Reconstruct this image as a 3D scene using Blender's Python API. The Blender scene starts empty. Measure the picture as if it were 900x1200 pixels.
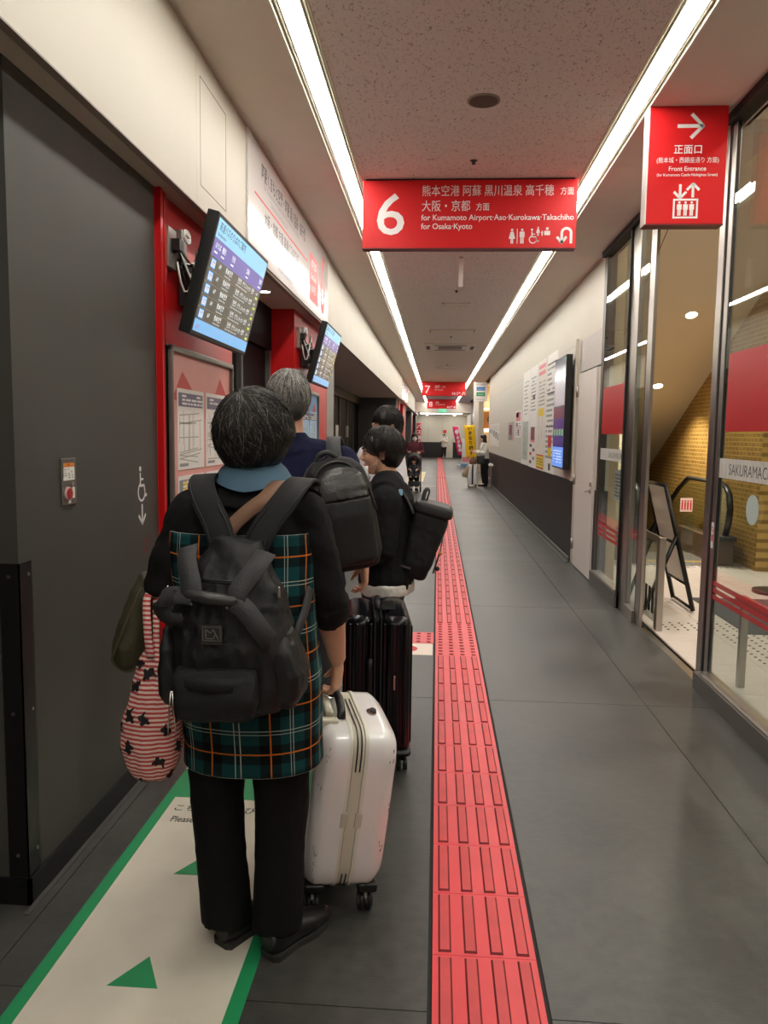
import bpy, bmesh, math, random
from mathutils import Vector, Matrix, noise
from math import pi, sin, cos, radians
random.seed(7)
SC = bpy.context.scene
COL = SC.collection

# ------------------------------------------------------------ camera, world, exposure
cam_data = bpy.data.cameras.new('camera')
cam_data.sensor_fit = 'HORIZONTAL'; cam_data.sensor_width = 36.0; cam_data.lens = 36.0*915/900
cam_data.clip_start = 0.05; cam_data.clip_end = 200
cam = bpy.data.objects.new('camera', cam_data); COL.objects.link(cam)
cam.matrix_world = Matrix(((0.997594, -0.020612, 0.066189, 0), (0.067919, 0.099274, -0.99274, 0),
                           (0.013892, 0.994847, 0.100435, 1.5), (0, 0, 0, 1)))
SC.camera = cam
world = bpy.data.worlds.new('world'); SC.world = world; world.use_nodes = True
world.node_tree.nodes['Background'].inputs[0].default_value = (0.80, 0.80, 0.82, 1)
world.node_tree.nodes['Background'].inputs[1].default_value = 0.03
vs = SC.view_settings
vs.view_transform = 'Standard'; vs.look = 'None'; vs.gamma = 1.0; vs.use_curve_mapping = False
vs.exposure = 0.0
try:
    SC.cycles.use_denoising = True
    SC.cycles.max_bounces = 8; SC.cycles.diffuse_bounces = 5; SC.cycles.transparent_max_bounces = 16
    SC.cycles.sample_clamp_indirect = 6.0
except Exception: pass
LIGHT_STRENGTH = 29.0       # the two recessed ceiling lines
CEIL = 3.28; SOF = 2.56; XF = -1.15; XL = -1.26; XR = 1.62; YEND = 50.0; YBACK = -3.2

# ------------------------------------------------------------ materials
MATS = {}
def srgb(*c):
    return tuple(((v/255)/12.92 if v/255 <= .04045 else ((v/255+.055)/1.055)**2.4) for v in c)
def mat(name, col, rough=.5, metal=0., var=0., vscale=6., bump=0., bscale=60., emit=0., spec=.5, stretch=(1,1,1), coat=0., sub=0.):
    if name in MATS: return MATS[name]
    m = bpy.data.materials.new(name); m.use_nodes = True
    nt = m.node_tree; b = nt.nodes['Principled BSDF']; L = nt.links.new
    c = srgb(*col) + (1,)
    b.inputs['Base Color'].default_value = c; b.inputs['Roughness'].default_value = rough
    b.inputs['Metallic'].default_value = metal; b.inputs['Specular IOR Level'].default_value = spec
    if coat: b.inputs['Coat Weight'].default_value = coat; b.inputs['Coat Roughness'].default_value = .05
    if sub: b.inputs['Subsurface Weight'].default_value = sub; b.inputs['Subsurface Radius'].default_value = (.02,.008,.005)
    if emit:
        b.inputs['Emission Color'].default_value = c; b.inputs['Emission Strength'].default_value = emit
    if var or bump:
        tc = nt.nodes.new('ShaderNodeTexCoord'); mp = nt.nodes.new('ShaderNodeMapping')
        mp.inputs['Scale'].default_value = stretch; L(tc.outputs['Object'], mp.inputs[0])
    if var:
        n = nt.nodes.new('ShaderNodeTexNoise'); n.inputs['Scale'].default_value = vscale; n.inputs['Detail'].default_value = 6
        L(mp.outputs[0], n.inputs['Vector'])
        mx = nt.nodes.new('ShaderNodeMix'); mx.data_type = 'RGBA'
        mx.inputs[6].default_value = tuple(max(0, v*(1-var)) for v in c[:3])+(1,)
        mx.inputs[7].default_value = tuple(min(1, v*(1+var)) for v in c[:3])+(1,)
        rp = nt.nodes.new('ShaderNodeMapRange'); rp.inputs[1].default_value = .3; rp.inputs[2].default_value = .7
        L(n.outputs['Fac'], rp.inputs[0]); L(rp.outputs[0], mx.inputs[0]); L(mx.outputs[2], b.inputs['Base Color'])
        if emit: L(mx.outputs[2], b.inputs['Emission Color'])
    if bump:
        n2 = nt.nodes.new('ShaderNodeTexNoise'); n2.inputs['Scale'].default_value = bscale; n2.inputs['Detail'].default_value = 4
        L(mp.outputs[0], n2.inputs['Vector'])
        bp = nt.nodes.new('ShaderNodeBump'); bp.inputs['Strength'].default_value = bump; bp.inputs['Distance'].default_value = .01
        L(n2.outputs['Fac'], bp.inputs['Height']); L(bp.outputs[0], b.inputs['Normal'])
    MATS[name] = m; return m
def glass_mat(name, tint=(.9,.95,.93), refl=.06):
    if name in MATS: return MATS[name]
    m = bpy.data.materials.new(name); m.use_nodes = True; nt = m.node_tree; nt.nodes.clear(); L = nt.links.new
    o = nt.nodes.new('ShaderNodeOutputMaterial'); t = nt.nodes.new('ShaderNodeBsdfTransparent'); g = nt.nodes.new('ShaderNodeBsdfGlossy')
    t.inputs[0].default_value = tint+(1,); g.inputs['Roughness'].default_value = .0
    f = nt.nodes.new('ShaderNodeFresnel'); ge = nt.nodes.new('ShaderNodeNewGeometry'); mr = nt.nodes.new('ShaderNodeMapRange'); mr.inputs[3].default_value = 1.5; mr.inputs[4].default_value = 1/1.5
    L(ge.outputs['Backfacing'], mr.inputs[0]); L(mr.outputs[0], f.inputs[0])
    mx = nt.nodes.new('ShaderNodeMixShader'); L(f.outputs[0], mx.inputs[0]); L(t.outputs[0], mx.inputs[1]); L(g.outputs[0], mx.inputs[2]); L(mx.outputs[0], o.inputs[0])
    MATS[name] = m; return m
def film_mat(name, col, alpha=.6, rough=.35):
    if name in MATS: return MATS[name]
    m = mat(name, col, rough); m.node_tree.nodes['Principled BSDF'].inputs['Alpha'].default_value = alpha
    return m

# ------------------------------------------------------------ scene tree helpers
ORG = {}
def thing(name, label, cat, loc=(0,0,0), group=None, kind=None):
    o = bpy.data.objects.new(name, None); COL.objects.link(o); o.empty_display_size = .1
    o.location = loc; ORG[o] = Vector(loc)
    if label: o['label'] = label
    if cat: o['category'] = cat
    if group: o['group'] = group
    if kind: o['kind'] = kind
    return o
def structure(name, loc=(0,0,0)): return thing(name, None, None, loc, kind='structure')
def org(p):
    while p is not None and p not in ORG: p = p.parent
    return ORG[p] if p else Vector((0,0,0))
def dup(root, loc, rotz=0, label=None, scale=None):
    r = root.copy(); COL.objects.link(r); r.location = loc; r.rotation_euler = (0,0,rotz); ORG[r] = Vector(loc)
    if label: r['label'] = label
    for ch in list(root.children):
        c = ch.copy(); COL.objects.link(c); c.parent = r
        for g in list(ch.children):
            d = g.copy(); COL.objects.link(d); d.parent = c
    return r
def tag(o, label=None, cat=None, group=None, kind=None):
    for k, v in (('label',label),('category',cat),('group',group),('kind',kind)):
        if v: o[k] = v
    return o
def plane(o, u, v):
    o, u, v = Vector(o), Vector(u).normalized(), Vector(v).normalized(); n = u.cross(v)
    return Matrix(((u.x,v.x,n.x,o.x),(u.y,v.y,n.y,o.y),(u.z,v.z,n.z,o.z),(0,0,0,1)))
def facing(y, x=0, z=0): return plane((x,y,z),(1,0,0),(0,0,1))          # a sheet that faces the camera end (-Y)
def leftwall(x, y=0, z=0): return plane((x,y,z),(0,1,0),(0,0,1))        # a sheet on the left side, facing +X
def rightwall(x, y=0, z=0): return plane((x,y,z),(0,-1,0),(0,0,1))      # a sheet on the right side, facing -X
def onfloor(z=0, x=0, y=0): return plane((x,y,z),(1,0,0),(0,1,0))

class MB:
    """collects shapes; build() links them as one mesh object"""
    def __init__(s, M=None): s.v = []; s.f = []; s.m = []; s.mats = []; s.M = M; s.sm = []; s.cur = 0; s.wn = False
    def use(s, m):
        if m not in s.mats: s.mats.append(m)
        s.cur = s.mats.index(m); return s
    def add(s, vs, fs, smooth=False, M=None):
        M = M or s.M; b = len(s.v)
        s.v += [tuple(M @ Vector(p)) if M else tuple(p) for p in vs]
        for f in fs: s.f.append(tuple(b+i for i in f)); s.m.append(s.cur); s.sm.append(smooth)
        return s
    def box(s, x0,x1,y0,y1,z0,z1, bev=0, M=None):
        if bev <= 0:
            return s.add([(x,y,z) for x in (x0,x1) for y in (y0,y1) for z in (z0,z1)],
                  [(0,1,3,2),(4,6,7,5),(0,4,5,1),(2,3,7,6),(0,2,6,4),(1,5,7,3)], M=M)
        bm = bmesh.new(); bmesh.ops.create_cube(bm, size=1)
        for v in bm.verts: v.co = Vector(((x0+x1)/2+v.co.x*(x1-x0),(y0+y1)/2+v.co.y*(y1-y0),(z0+z1)/2+v.co.z*(z1-z0)))
        bmesh.ops.bevel(bm, geom=bm.edges[:], offset=min(bev,.49*min(abs(x1-x0),abs(y1-y0),abs(z1-z0))), segments=2, affect='EDGES', profile=.5)
        s.wn = s.wn or bev >= .006; return s.bm(bm, bev >= .006, M)
    def bm(s, bm, smooth=False, M=None):
        bm.verts.index_update(); s.add([v.co[:] for v in bm.verts], [[v.index for v in f.verts] for f in bm.faces], smooth, M); bm.free(); return s
    def quad(s, x0,x1,y0,y1,z=0, M=None): return s.add([(x0,y0,z),(x1,y0,z),(x1,y1,z),(x0,y1,z)], [(0,1,2,3)], M=M)
    def slab(s, x0,x1,y0,y1,t=.001,z=0, M=None): return s.box(x0,x1,y0,y1,z,z+t,M=M)
    def prism(s, pts, z0, z1, M=None):
        n = len(pts); vs = [(p[0],p[1],z0) for p in pts]+[(p[0],p[1],z1) for p in pts]
        return s.add(vs, [tuple(range(n-1,-1,-1)), tuple(range(n,2*n))]+[(i,(i+1)%n,n+(i+1)%n,n+i) for i in range(n)], M=M)
    def disk(s, x,y,r,z0=0,z1=.001,n=16, ry=None, M=None):
        return s.prism([(x+r*cos(2*pi*i/n), y+(ry or r)*sin(2*pi*i/n)) for i in range(n)], z0, z1, M=M)
    def ring(s, x,y,r,w,z0=0,z1=.001,n=28,a0=0,a1=2*pi, ry=1., M=None):
        full = abs(a1-a0) > 2*pi-.01; k = n if full else n+1; vs = []
        for i in range(k):
            a = a0+(a1-a0)*i/n
            for rr in (r-w/2, r+w/2):
                for z in (z0,z1): vs.append((x+rr*cos(a), y+ry*rr*sin(a), z))
        fs = []
        for i in range(n):
            a, b = i*4, ((i+1)%k)*4
            fs += [(a+1,a+3,b+3,b+1),(a,b,b+2,a+2),(a+2,b+2,b+3,a+3),(a,a+1,b+1,b)]
        return s.add(vs, fs, M=M)
    def stroke(s, pts, w, z0=0, z1=.001, M=None):
        for (ax,ay),(bx,by) in zip(pts, pts[1:]):
            d = Vector((bx-ax,by-ay)); 
            if d.length < 1e-6: continue
            d.normalize(); nx, ny = -d.y*w/2, d.x*w/2; ex, ey = d.x*w*.0, d.y*w*.0
            s.prism([(ax+nx,ay+ny),(ax-nx,ay-ny),(bx-nx,by-ny),(bx+nx,by+ny)], z0, z1, M=M)
        for p in pts[1:-1]: s.disk(p[0],p[1],w/2,z0,z1,10,M=M)
        return s
    def tube(s, pts, r, n=8, caps=True, flat=1., up=None, M=None):
        """a swept tube: pts list of points, r a number, list, or list of (a,b) half-axes; up fixes the b axis"""
        P = [Vector(p) for p in pts]; k = len(P); vs = []; fs = []
        R = r if isinstance(r,(list,tuple)) else [r]*k
        t = [(P[min(i+1,k-1)]-P[max(i-1,0)]).normalized() for i in range(k)]
        ref = Vector(up) if up else (Vector((0,0,1)) if abs(t[0].z) < .9 else Vector((0,1,0)))
        b = (ref - t[0]*ref.dot(t[0])).normalized()
        for i in range(k):
            rf = Vector(up) if up else b
            bb = rf - t[i]*rf.dot(t[i])
            b = bb.normalized() if bb.length > 1e-5 else b
            a = b.cross(t[i])
            ra, rb = R[i] if isinstance(R[i],(list,tuple)) else (R[i], R[i]*flat)
            for j in range(n):
                th = 2*pi*j/n; vs.append(P[i]+a*(ra*cos(th))+b*(rb*sin(th)))
        for i in range(k-1):
            for j in range(n): fs.append((i*n+j,i*n+(j+1)%n,(i+1)*n+(j+1)%n,(i+1)*n+j))
        if caps: fs += [tuple(range(n-1,-1,-1)), tuple((k-1)*n+j for j in range(n))]
        return s.add(vs, fs, True, M)
    def cyl(s, p0, p1, r, n=16, r2=None, M=None): 
        s.tube([p0,p1],[r,r if r2 is None else r2],n,M=M)
        for i in range(1,3): s.sm[-i] = False
        return s
    def ell(s, c, r, n=16, R=None, M=None):
        vs = []; fs = []; k = n//2; c = Vector(c); r = r if isinstance(r,(tuple,list)) else (r,r,r)
        for i in range(1,k):
            for j in range(n):
                a, b = pi*i/k, 2*pi*j/n; p = Vector((r[0]*sin(a)*cos(b), r[1]*sin(a)*sin(b), r[2]*cos(a)))
                vs.append(c+(R@p if R else p))
        p = Vector((0,0,r[2])); vs += [c+(R@p if R else p), c-(R@p if R else p)]
        for i in range(k-2):
            for j in range(n): fs.append((i*n+j,(i+1)*n+j,(i+1)*n+(j+1)%n,i*n+(j+1)%n))
        T = len(vs)-2
        for j in range(n): fs += [(T,j,(j+1)%n),(T+1,(k-2)*n+(j+1)%n,(k-2)*n+j)]
        return s.add(vs, fs, True, M)
    def text(s, txt, x, y, size, z=.0006, align='LEFT', bold=0., sx=1., M=None, spacing=1.):
        vs, fs = text_geom(txt, align, bold, spacing)
        return s.add([(x+p[0]*size*sx, y+p[1]*size, z) for p in vs], fs, M=M)
    def mesh(s, name, o=Vector((0,0,0))):
        me = bpy.data.meshes.new(name); me.from_pydata([Vector(p)-o for p in s.v], [], s.f); 
        for m in s.mats: me.materials.append(m)
        if len(s.mats) > 1: me.polygons.foreach_set('material_index', s.m)
        me.polygons.foreach_set('use_smooth', s.sm); me.update(); return me
    def build(s, name, m=None, parent=None, label=None, kind=None):
        if m and not s.mats: s.mats = [m]
        o = bpy.data.objects.new(name, s.mesh(name, org(parent) if parent else Vector((0,0,0)))); COL.objects.link(o)
        if parent: o.parent = parent
        if s.wn: w = o.modifiers.new('normals','WEIGHTED_NORMAL'); w.keep_sharp = True
        if label: o['label'] = label
        if kind: o['kind'] = kind
        return o
def depsgraph_of(sc):
    with bpy.context.temp_override(scene=sc, view_layer=sc.view_layers[0]): dg = bpy.context.evaluated_depsgraph_get()
    dg.update(); return dg
_TX = {}; TW_ = bpy.data.scenes.new('text_work')
def text_geom(txt, align='LEFT', bold=0., spacing=1.):
    key = (txt, align, bold, spacing)
    if key in _TX: return _TX[key]
    cu = bpy.data.curves.new('t','FONT'); cu.body = txt; cu.size = 1; cu.align_x = align; cu.resolution_u = 3; cu.offset = bold; cu.space_character = spacing
    ob = bpy.data.objects.new('t', cu); TW_.collection.objects.link(ob)
    dg = depsgraph_of(TW_); me = ob.evaluated_get(dg).to_mesh()
    r = ([v.co[:] for v in me.vertices], [tuple(p.vertices) for p in me.polygons])
    ob.evaluated_get(dg).to_mesh_clear(); bpy.data.objects.remove(ob); bpy.data.curves.remove(cu)
    _TX[key] = r; return r
def piece(name, m, parent, *boxargs, bev=0, **kw):
    return MB().box(*boxargs, bev=bev).build(name, m, parent, **kw)

# pictograms in a unit box, flat print
def p_man(mb, x, y, h, skirt=False, M=None, z=.0006):
    mb.disk(x, y+h*.92, h*.085, 0, z, 14, M=M)
    if skirt:
        mb.prism([(x-h*.10,y+h*.80),(x+h*.10,y+h*.80),(x+h*.22,y+h*.32),(x-h*.22,y+h*.32)][::-1],0,z,M=M)
        mb.stroke([(x-h*.05,y+h*.34),(x-h*.05,y)],h*.075,0,z,M=M); mb.stroke([(x+h*.05,y+h*.34),(x+h*.05,y)],h*.075,0,z,M=M)
    else:
        mb.prism([(x-h*.17,y+h*.80),(x+h*.17,y+h*.80),(x+h*.17,y+h*.42),(x-h*.17,y+h*.42)][::-1],0,z,M=M)
        mb.stroke([(x-h*.065,y+h*.45),(x-h*.065,y)],h*.105,0,z,M=M); mb.stroke([(x+h*.065,y+h*.45),(x+h*.065,y)],h*.105,0,z,M=M)
def p_wheelchair(mb, x, y, h, M=None, z=.0006):
    mb.disk(x-h*.10, y+h*.93, h*.075, 0, z, 14, M=M)
    mb.stroke([(x-h*.10,y+h*.82),(x-h*.10,y+h*.45),(x+h*.17,y+h*.45),(x+h*.27,y+h*.14),(x+h*.38,y+h*.18)],h*.075,0,z,M=M)
    mb.stroke([(x-h*.10,y+h*.63),(x+h*.12,y+h*.63)],h*.06,0,z,M=M)
    mb.ring(x-h*.02,y+h*.27,h*.25,h*.065,0,z,24,radians(110),radians(390),M=M)
def p_arrow(mb, x, y, L, ang, w, M=None, z=.0006):
    d = Vector((cos(ang),sin(ang))); n = Vector((-d.y,d.x)); tip = Vector((x,y))+d*L/2; tail = Vector((x,y))-d*L/2
    mb.stroke([tail[:],(tip-d*w*.6)[:]],w,0,z,M=M); hl = L*.46
    for sg in (1,-1): mb.stroke([(tip-d*hl+n*sg*hl)[:], (tip-d*0)[:]],w,0,z,M=M)
    mb.disk(tip.x-d.x*w*.1,tip.y-d.y*w*.1,w*.5,0,z,10,M=M)
def fake_lines(mb, x0,x1,y0,y1, rows, rnd, fill=.5, z=.0006, M=None):
    """rows of small print too fine to read at this size"""
    h = (y1-y0)/rows
    for i in range(rows):
        x = x0
        while x < x1-.01:
            w = rnd.uniform(.3,1.)*min(.12,(x1-x0)*.3); e = min(x+w,x1)
            if rnd.random() < .8: mb.quad(x,e,y1-(i+1)*h+h*(1-fill)/2,y1-i*h-h*(1-fill)/2,z,M=M)
            x = e+.012
# ============================================================ SETTING
RED = mat('red_paint', (198,16,20), .35, spec=.4)
SIGNRED = mat('sign_red_vinyl', (214,28,32), .4, spec=.3, var=.04, vscale=3)
WHITE_INK = mat('white_print', (238,236,234), .5)
BLACK_INK = mat('black_print', (30,30,30), .6)
GREY_INK = mat('grey_print', (120,120,122), .6)
STEEL = mat('brushed_stainless', (178,172,164), .32, 1., var=.06, vscale=30, stretch=(1,1,.05))
DARKSTEEL = mat('dark_anodised', (84,80,76), .4, .8)
BLACKRUB = mat('black_gasket', (14,14,14), .6)
BLACKPL = mat('black_plastic', (20,20,21), .4)
DARKPANEL = mat('charcoal_wall_paint', (74,73,69), .55, var=.10, vscale=1.6, spec=.3)
BLACKPANEL = mat('black_wall_laminate', (24,24,25), .5, var=.05, vscale=2)
CREAM = mat('cream_wall_panel', (204,198,183), .55, var=.02, vscale=2)
SOFFIT = mat('soffit_board', (226,215,202), .7, var=.02)
WHITE = mat('white_paint', (232,228,220), .5)
PAPER = mat('paper_white', (236,233,228), .6)

def floor_material():
    m = bpy.data.materials.new('dark_rubber_floor'); m.use_nodes = True; nt = m.node_tree; L = nt.links.new; b = nt.nodes['Principled BSDF']
    tc = nt.nodes.new('ShaderNodeTexCoord')
    n1 = nt.nodes.new('ShaderNodeTexNoise'); n1.inputs['Scale'].default_value = 1.3; n1.inputs['Detail'].default_value = 8; n1.inputs['Roughness'].default_value = .62
    n2 = nt.nodes.new('ShaderNodeTexNoise'); n2.inputs['Scale'].default_value = 22; n2.inputs['Detail'].default_value = 6
    L(tc.outputs['Object'], n1.inputs['Vector']); L(tc.outputs['Object'], n2.inputs['Vector'])
    ad = nt.nodes.new('ShaderNodeMath'); ad.operation = 'MULTIPLY_ADD'; ad.inputs[1].default_value = .35
    L(n2.outputs['Fac'], ad.inputs[0]); L(n1.outputs['Fac'], ad.inputs[2])
    cr = nt.nodes.new('ShaderNodeValToRGB'); cr.color_ramp.elements[0].position = .42; cr.color_ramp.elements[1].position = .92
    cr.color_ramp.elements[0].color = srgb(30,30,29)+(1,); cr.color_ramp.elements[1].color = srgb(82,81,77)+(1,)
    L(ad.outputs[0], cr.inputs[0]); L(cr.outputs[0], b.inputs['Base Color'])
    mr = nt.nodes.new('ShaderNodeMapRange'); mr.inputs[1].default_value = .4; mr.inputs[2].default_value = .9; mr.inputs[3].default_value = .33; mr.inputs[4].default_value = .48
    L(ad.outputs[0], mr.inputs[0]); L(mr.outputs[0], b.inputs['Roughness'])
    w = nt.nodes.new('ShaderNodeTexWave'); w.wave_type = 'BANDS'; w.bands_direction = 'Y'; w.inputs['Scale'].default_value = 40
    L(tc.outputs['Object'], w.inputs['Vector'])
    bp = nt.nodes.new('ShaderNodeBump'); bp.inputs['Strength'].default_value = .12; bp.inputs['Distance'].default_value = .002
    L(w.outputs['Fac'], bp.inputs['Height']); L(bp.outputs[0], b.inputs['Normal'])
    b.inputs['Specular IOR Level'].default_value = .5
    return m
FLOORM = floor_material()
floor = structure('floor')
MB().box(-3.6,1.62,YBACK,YEND,-.06,-.006).build('floor_bed', mat('floor_joint',(26,26,25),.8), floor)
ys = [YBACK, -.55, 1.9, 4.34, 6.8, 9.26]
while ys[-1] < YEND: ys.append(min(YEND, ys[-1]+2.46))
def ftile(x0,x1,y0,y1,m=FLOORM): 
    g = .0015; MB().box(x0+g,x1-g,y0+g,y1-g,-.02,0).build('floor_tile', m, floor)
for y0,y1 in zip(ys, ys[1:]):
    if y1-y0 < .05: continue
    for x0,x1 in ((-3.6,-2.4),(-2.4,-1.2),(-1.2,.005),(.325,1.2),(1.2,1.62)): ftile(x0,x1,y0,y1)

# tactile paving: one object per block, bars or dots standing proud
TRED = mat('tactile_red_rubber', (216,56,64), .42, var=.06, vscale=5)
TFLANK = mat('tactile_dark_flank', (120,24,30), .7)  # darker red on the sloping flanks of the bars and dots
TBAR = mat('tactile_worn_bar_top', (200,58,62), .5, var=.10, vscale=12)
tact = structure('floor_tactile_paving')
def bar_block():
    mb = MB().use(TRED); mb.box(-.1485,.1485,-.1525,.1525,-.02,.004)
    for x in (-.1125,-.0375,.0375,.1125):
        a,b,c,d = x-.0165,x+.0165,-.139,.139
        mb.use(TFLANK); i = .0025
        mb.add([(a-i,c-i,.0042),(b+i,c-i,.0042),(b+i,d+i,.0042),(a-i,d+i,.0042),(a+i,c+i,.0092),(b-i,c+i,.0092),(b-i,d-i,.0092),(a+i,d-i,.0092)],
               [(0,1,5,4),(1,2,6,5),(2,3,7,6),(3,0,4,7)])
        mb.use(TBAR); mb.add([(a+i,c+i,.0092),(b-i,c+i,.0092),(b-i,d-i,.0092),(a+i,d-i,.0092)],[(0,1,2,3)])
    return mb.mesh('bar_block')
def dot_block():
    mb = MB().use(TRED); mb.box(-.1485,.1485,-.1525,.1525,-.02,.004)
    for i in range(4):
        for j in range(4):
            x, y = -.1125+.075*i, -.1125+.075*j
            for (r0,z0,r1,z1,m) in ((.0165,.0042,.011,.0092,TFLANK),):
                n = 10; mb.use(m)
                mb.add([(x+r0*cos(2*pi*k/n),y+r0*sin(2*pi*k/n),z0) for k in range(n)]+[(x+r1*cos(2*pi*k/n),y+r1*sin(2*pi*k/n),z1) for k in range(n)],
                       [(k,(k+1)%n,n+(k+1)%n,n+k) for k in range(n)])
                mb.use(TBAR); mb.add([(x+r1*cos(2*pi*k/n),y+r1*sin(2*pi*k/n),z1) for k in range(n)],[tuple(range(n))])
    return mb.mesh('dot_block')
BARM, DOTM = bar_block(), dot_block()
def tblock(me, x, y):
    o = bpy.data.objects.new('tactile_block', me); COL.objects.link(o); o.parent = tact; o.location = (x,y,0)
P = .3065; y = 5.188 - P*23
while y < YEND-.3:
    k = (y-5.188)/P
    dots = -.1 < k < 2.5 or 21 < ((y-26.2)/P+21) < 24 
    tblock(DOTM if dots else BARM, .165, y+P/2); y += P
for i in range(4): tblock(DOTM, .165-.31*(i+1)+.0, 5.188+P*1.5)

# ceiling: textured acoustic field between two light troughs, plain boards outside
def acoustic():
    m = bpy.data.materials.new('acoustic_ceiling_board'); m.use_nodes = True; nt = m.node_tree; L = nt.links.new; b = nt.nodes['Principled BSDF']
    tc = nt.nodes.new('ShaderNodeTexCoord'); n = nt.nodes.new('ShaderNodeTexNoise'); n.inputs['Scale'].default_value = 52; n.inputs['Detail'].default_value = 3
    n.inputs['Distortion'].default_value = 1.2
    mp = nt.nodes.new('ShaderNodeMapping'); mp.inputs['Scale'].default_value = (1.3,.8,1); L(tc.outputs['Object'], mp.inputs[0]); L(mp.outputs[0], n.inputs['Vector'])
    cr = nt.nodes.new('ShaderNodeValToRGB'); cr.color_ramp.elements[0].position = .33; cr.color_ramp.elements[1].position = .42
    cr.color_ramp.elements[0].color = srgb(170,156,149)+(1,); cr.color_ramp.elements[1].color = srgb(232,221,214)+(1,)
    L(n.outputs['Fac'], cr.inputs[0]); L(cr.outputs[0], b.inputs['Base Color']); b.inputs['Roughness'].default_value = .9
    bp = nt.nodes.new('ShaderNodeBump'); bp.inputs['Strength'].default_value = .5; bp.inputs['Distance'].default_value = .004
    L(cr.outputs[0], bp.inputs['Height']); L(bp.outputs[0], b.inputs['Normal']); return m
ACOU = acoustic()
ceiling = structure('ceiling')
LXL, LXR, TW = -.655, 1.035, .085      # trough centres and half width
yb = [YBACK+2.9*i for i in range(40) if YBACK+2.9*i < 44.5]+[44.5]
for a,b in zip(yb, yb[1:]):
    MB().box(LXL+TW,LXR-TW,a+.001,b-.001,CEIL,CEIL+.03).build('ceiling_panel', ACOU, ceiling)
    MB().box(XF-.3,LXL-TW,a+.0005,b-.0005,CEIL,CEIL+.03).build('ceiling_panel', SOFFIT, ceiling)
    MB().box(LXR+TW,XR+.12,a+.0005,b-.0005,CEIL,CEIL+.03).build('ceiling_panel', SOFFIT, ceiling)
MB().box(-3.7,9.5,YBACK,YEND+.2,5.5,5.55).build('slab_above', mat('slab',(90,90,88),.9), ceiling)
MB().box(XF-.3,XR+.5,44.5,YEND,2.68,2.72).box(XF-.3,XR+.5,44.46,44.5,2.68,3.3).build('bulkhead', SOFFIT, ceiling)

EMIT = bpy.data.materials.new('lamp_diffuser'); EMIT.use_nodes = True
_n = EMIT.node_tree; _n.nodes.clear(); _o = _n.nodes.new('ShaderNodeOutputMaterial'); _e = _n.nodes.new('ShaderNodeEmission')
_e.inputs[0].default_value = (1,.955,.88,1); _e.inputs[1].default_value = LIGHT_STRENGTH; _n.links.new(_e.outputs[0], _o.inputs[0])
TROUGH = mat('trough_cream', (236,232,214), .5)
for x, nm in ((LXL,'left'),(LXR,'right')):
    t = thing('line_light', 'long recessed ceiling light line on the %s side of the hallway' % nm, 'ceiling light', (x,0,CEIL))
    mb = MB(); y0, y1 = YBACK+.1, 44.4
    for s in (-1,1):
        xo = x+s*(TW-.001); 
        mb.box(min(xo,xo-s*.008),max(xo,xo-s*.008),y0,y1,CEIL-.004,CEIL+.07)
        mb.box(min(xo-s*.02,xo-s*.026),max(xo-s*.02,xo-s*.026),y0,y1,CEIL+.01,CEIL+.07)
    mb.box(x-TW,x+TW,y0,y1,CEIL+.07,CEIL+.075); mb.build('trough', TROUGH, t)
    yy = y0+.03
    while yy < y1-.1:
        ye = min(yy+2.42, y1-.03); MB().box(x-.043,x+.043,yy,ye,CEIL+.003,CEIL+.006).build('diffuser', EMIT, t); MB().box(x-.045,x+.045,yy,ye,CEIL+.0061,CEIL+.066).build('housing', TROUGH, t); yy = ye+.004
t = thing('line_light', 'short cross light line at the far end under the bulkhead', 'ceiling light', (.2,46,2.68))
MB().box(-1.0,1.4,45.9,45.98,2.66,2.679).build('diffuser', EMIT, t)
for x,nm in ((LXL,'left'),(LXR,'right')):  # extra light lines added to brighten the end wall
    t = thing('line_light','short fill light line added under the far bulkhead on the %s' % nm,'ceiling light',(x,47.5,2.68)); MB().box(x-.045,x+.045,46.2,49.6,2.66,2.679).build('diffuser', EMIT, t)

# left fascia with panels and the soffit behind it
fascia = structure('trim_1')
sign_spans = [(4.68,8.02),(25.0,29.4),(38.4,43.2)]
joints = [YBACK,.35,2.05,3.73,4.68,8.02,12.25,16.5,20.75,25.0,29.4,33.9,38.4,43.2,46.6]
for a,b in zip(joints, joints[1:]):
    MB().box(XF-.03,XF,a+.001,b-.001,SOF,CEIL-.012).build('fascia_panel', CREAM, fascia)
MB().box(XF-.05,XF-.0305,YBACK,46.6,SOF+.002,CEIL).build('fascia_backing', mat('shadow_gap',(40,38,36),.8), fascia)
MB().box(XF-.03,XF+.001,YBACK,46.6,SOF-.006,SOF).build('fascia_edge', mat('fascia_edge',(150,140,128),.5), fascia)
hat = MB(); Mh = leftwall(XF)
for seg in (((3.79,2.665),(3.79,3.16)),((3.79,3.16),(4.24,3.16)),((4.24,3.16),(4.24,2.665)),((4.24,2.665),(3.79,2.665))): hat.stroke(seg,.004,0,.0008,M=Mh)
hat.build('hatch_gap', mat('hatch_line',(110,104,96),.8), fascia)
MB().box(-3.7,XF-.031,YBACK,46.6,SOF,SOF+.02).build('ceiling_soffit', mat('soffit_left',(206,196,184),.7), ceiling)
dl = thing('downlight','small recessed spotlight in the soffit between the two red pillars','ceiling light',(-1.33,6.0,SOF))
MB().disk(-1.33,6.0,.05,SOF-.004,SOF,20).build('rim', WHITE, dl); MB().disk(-1.33,6.0,.036,SOF-.006,SOF-.004,20).build('lamp', EMIT, dl)

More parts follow.
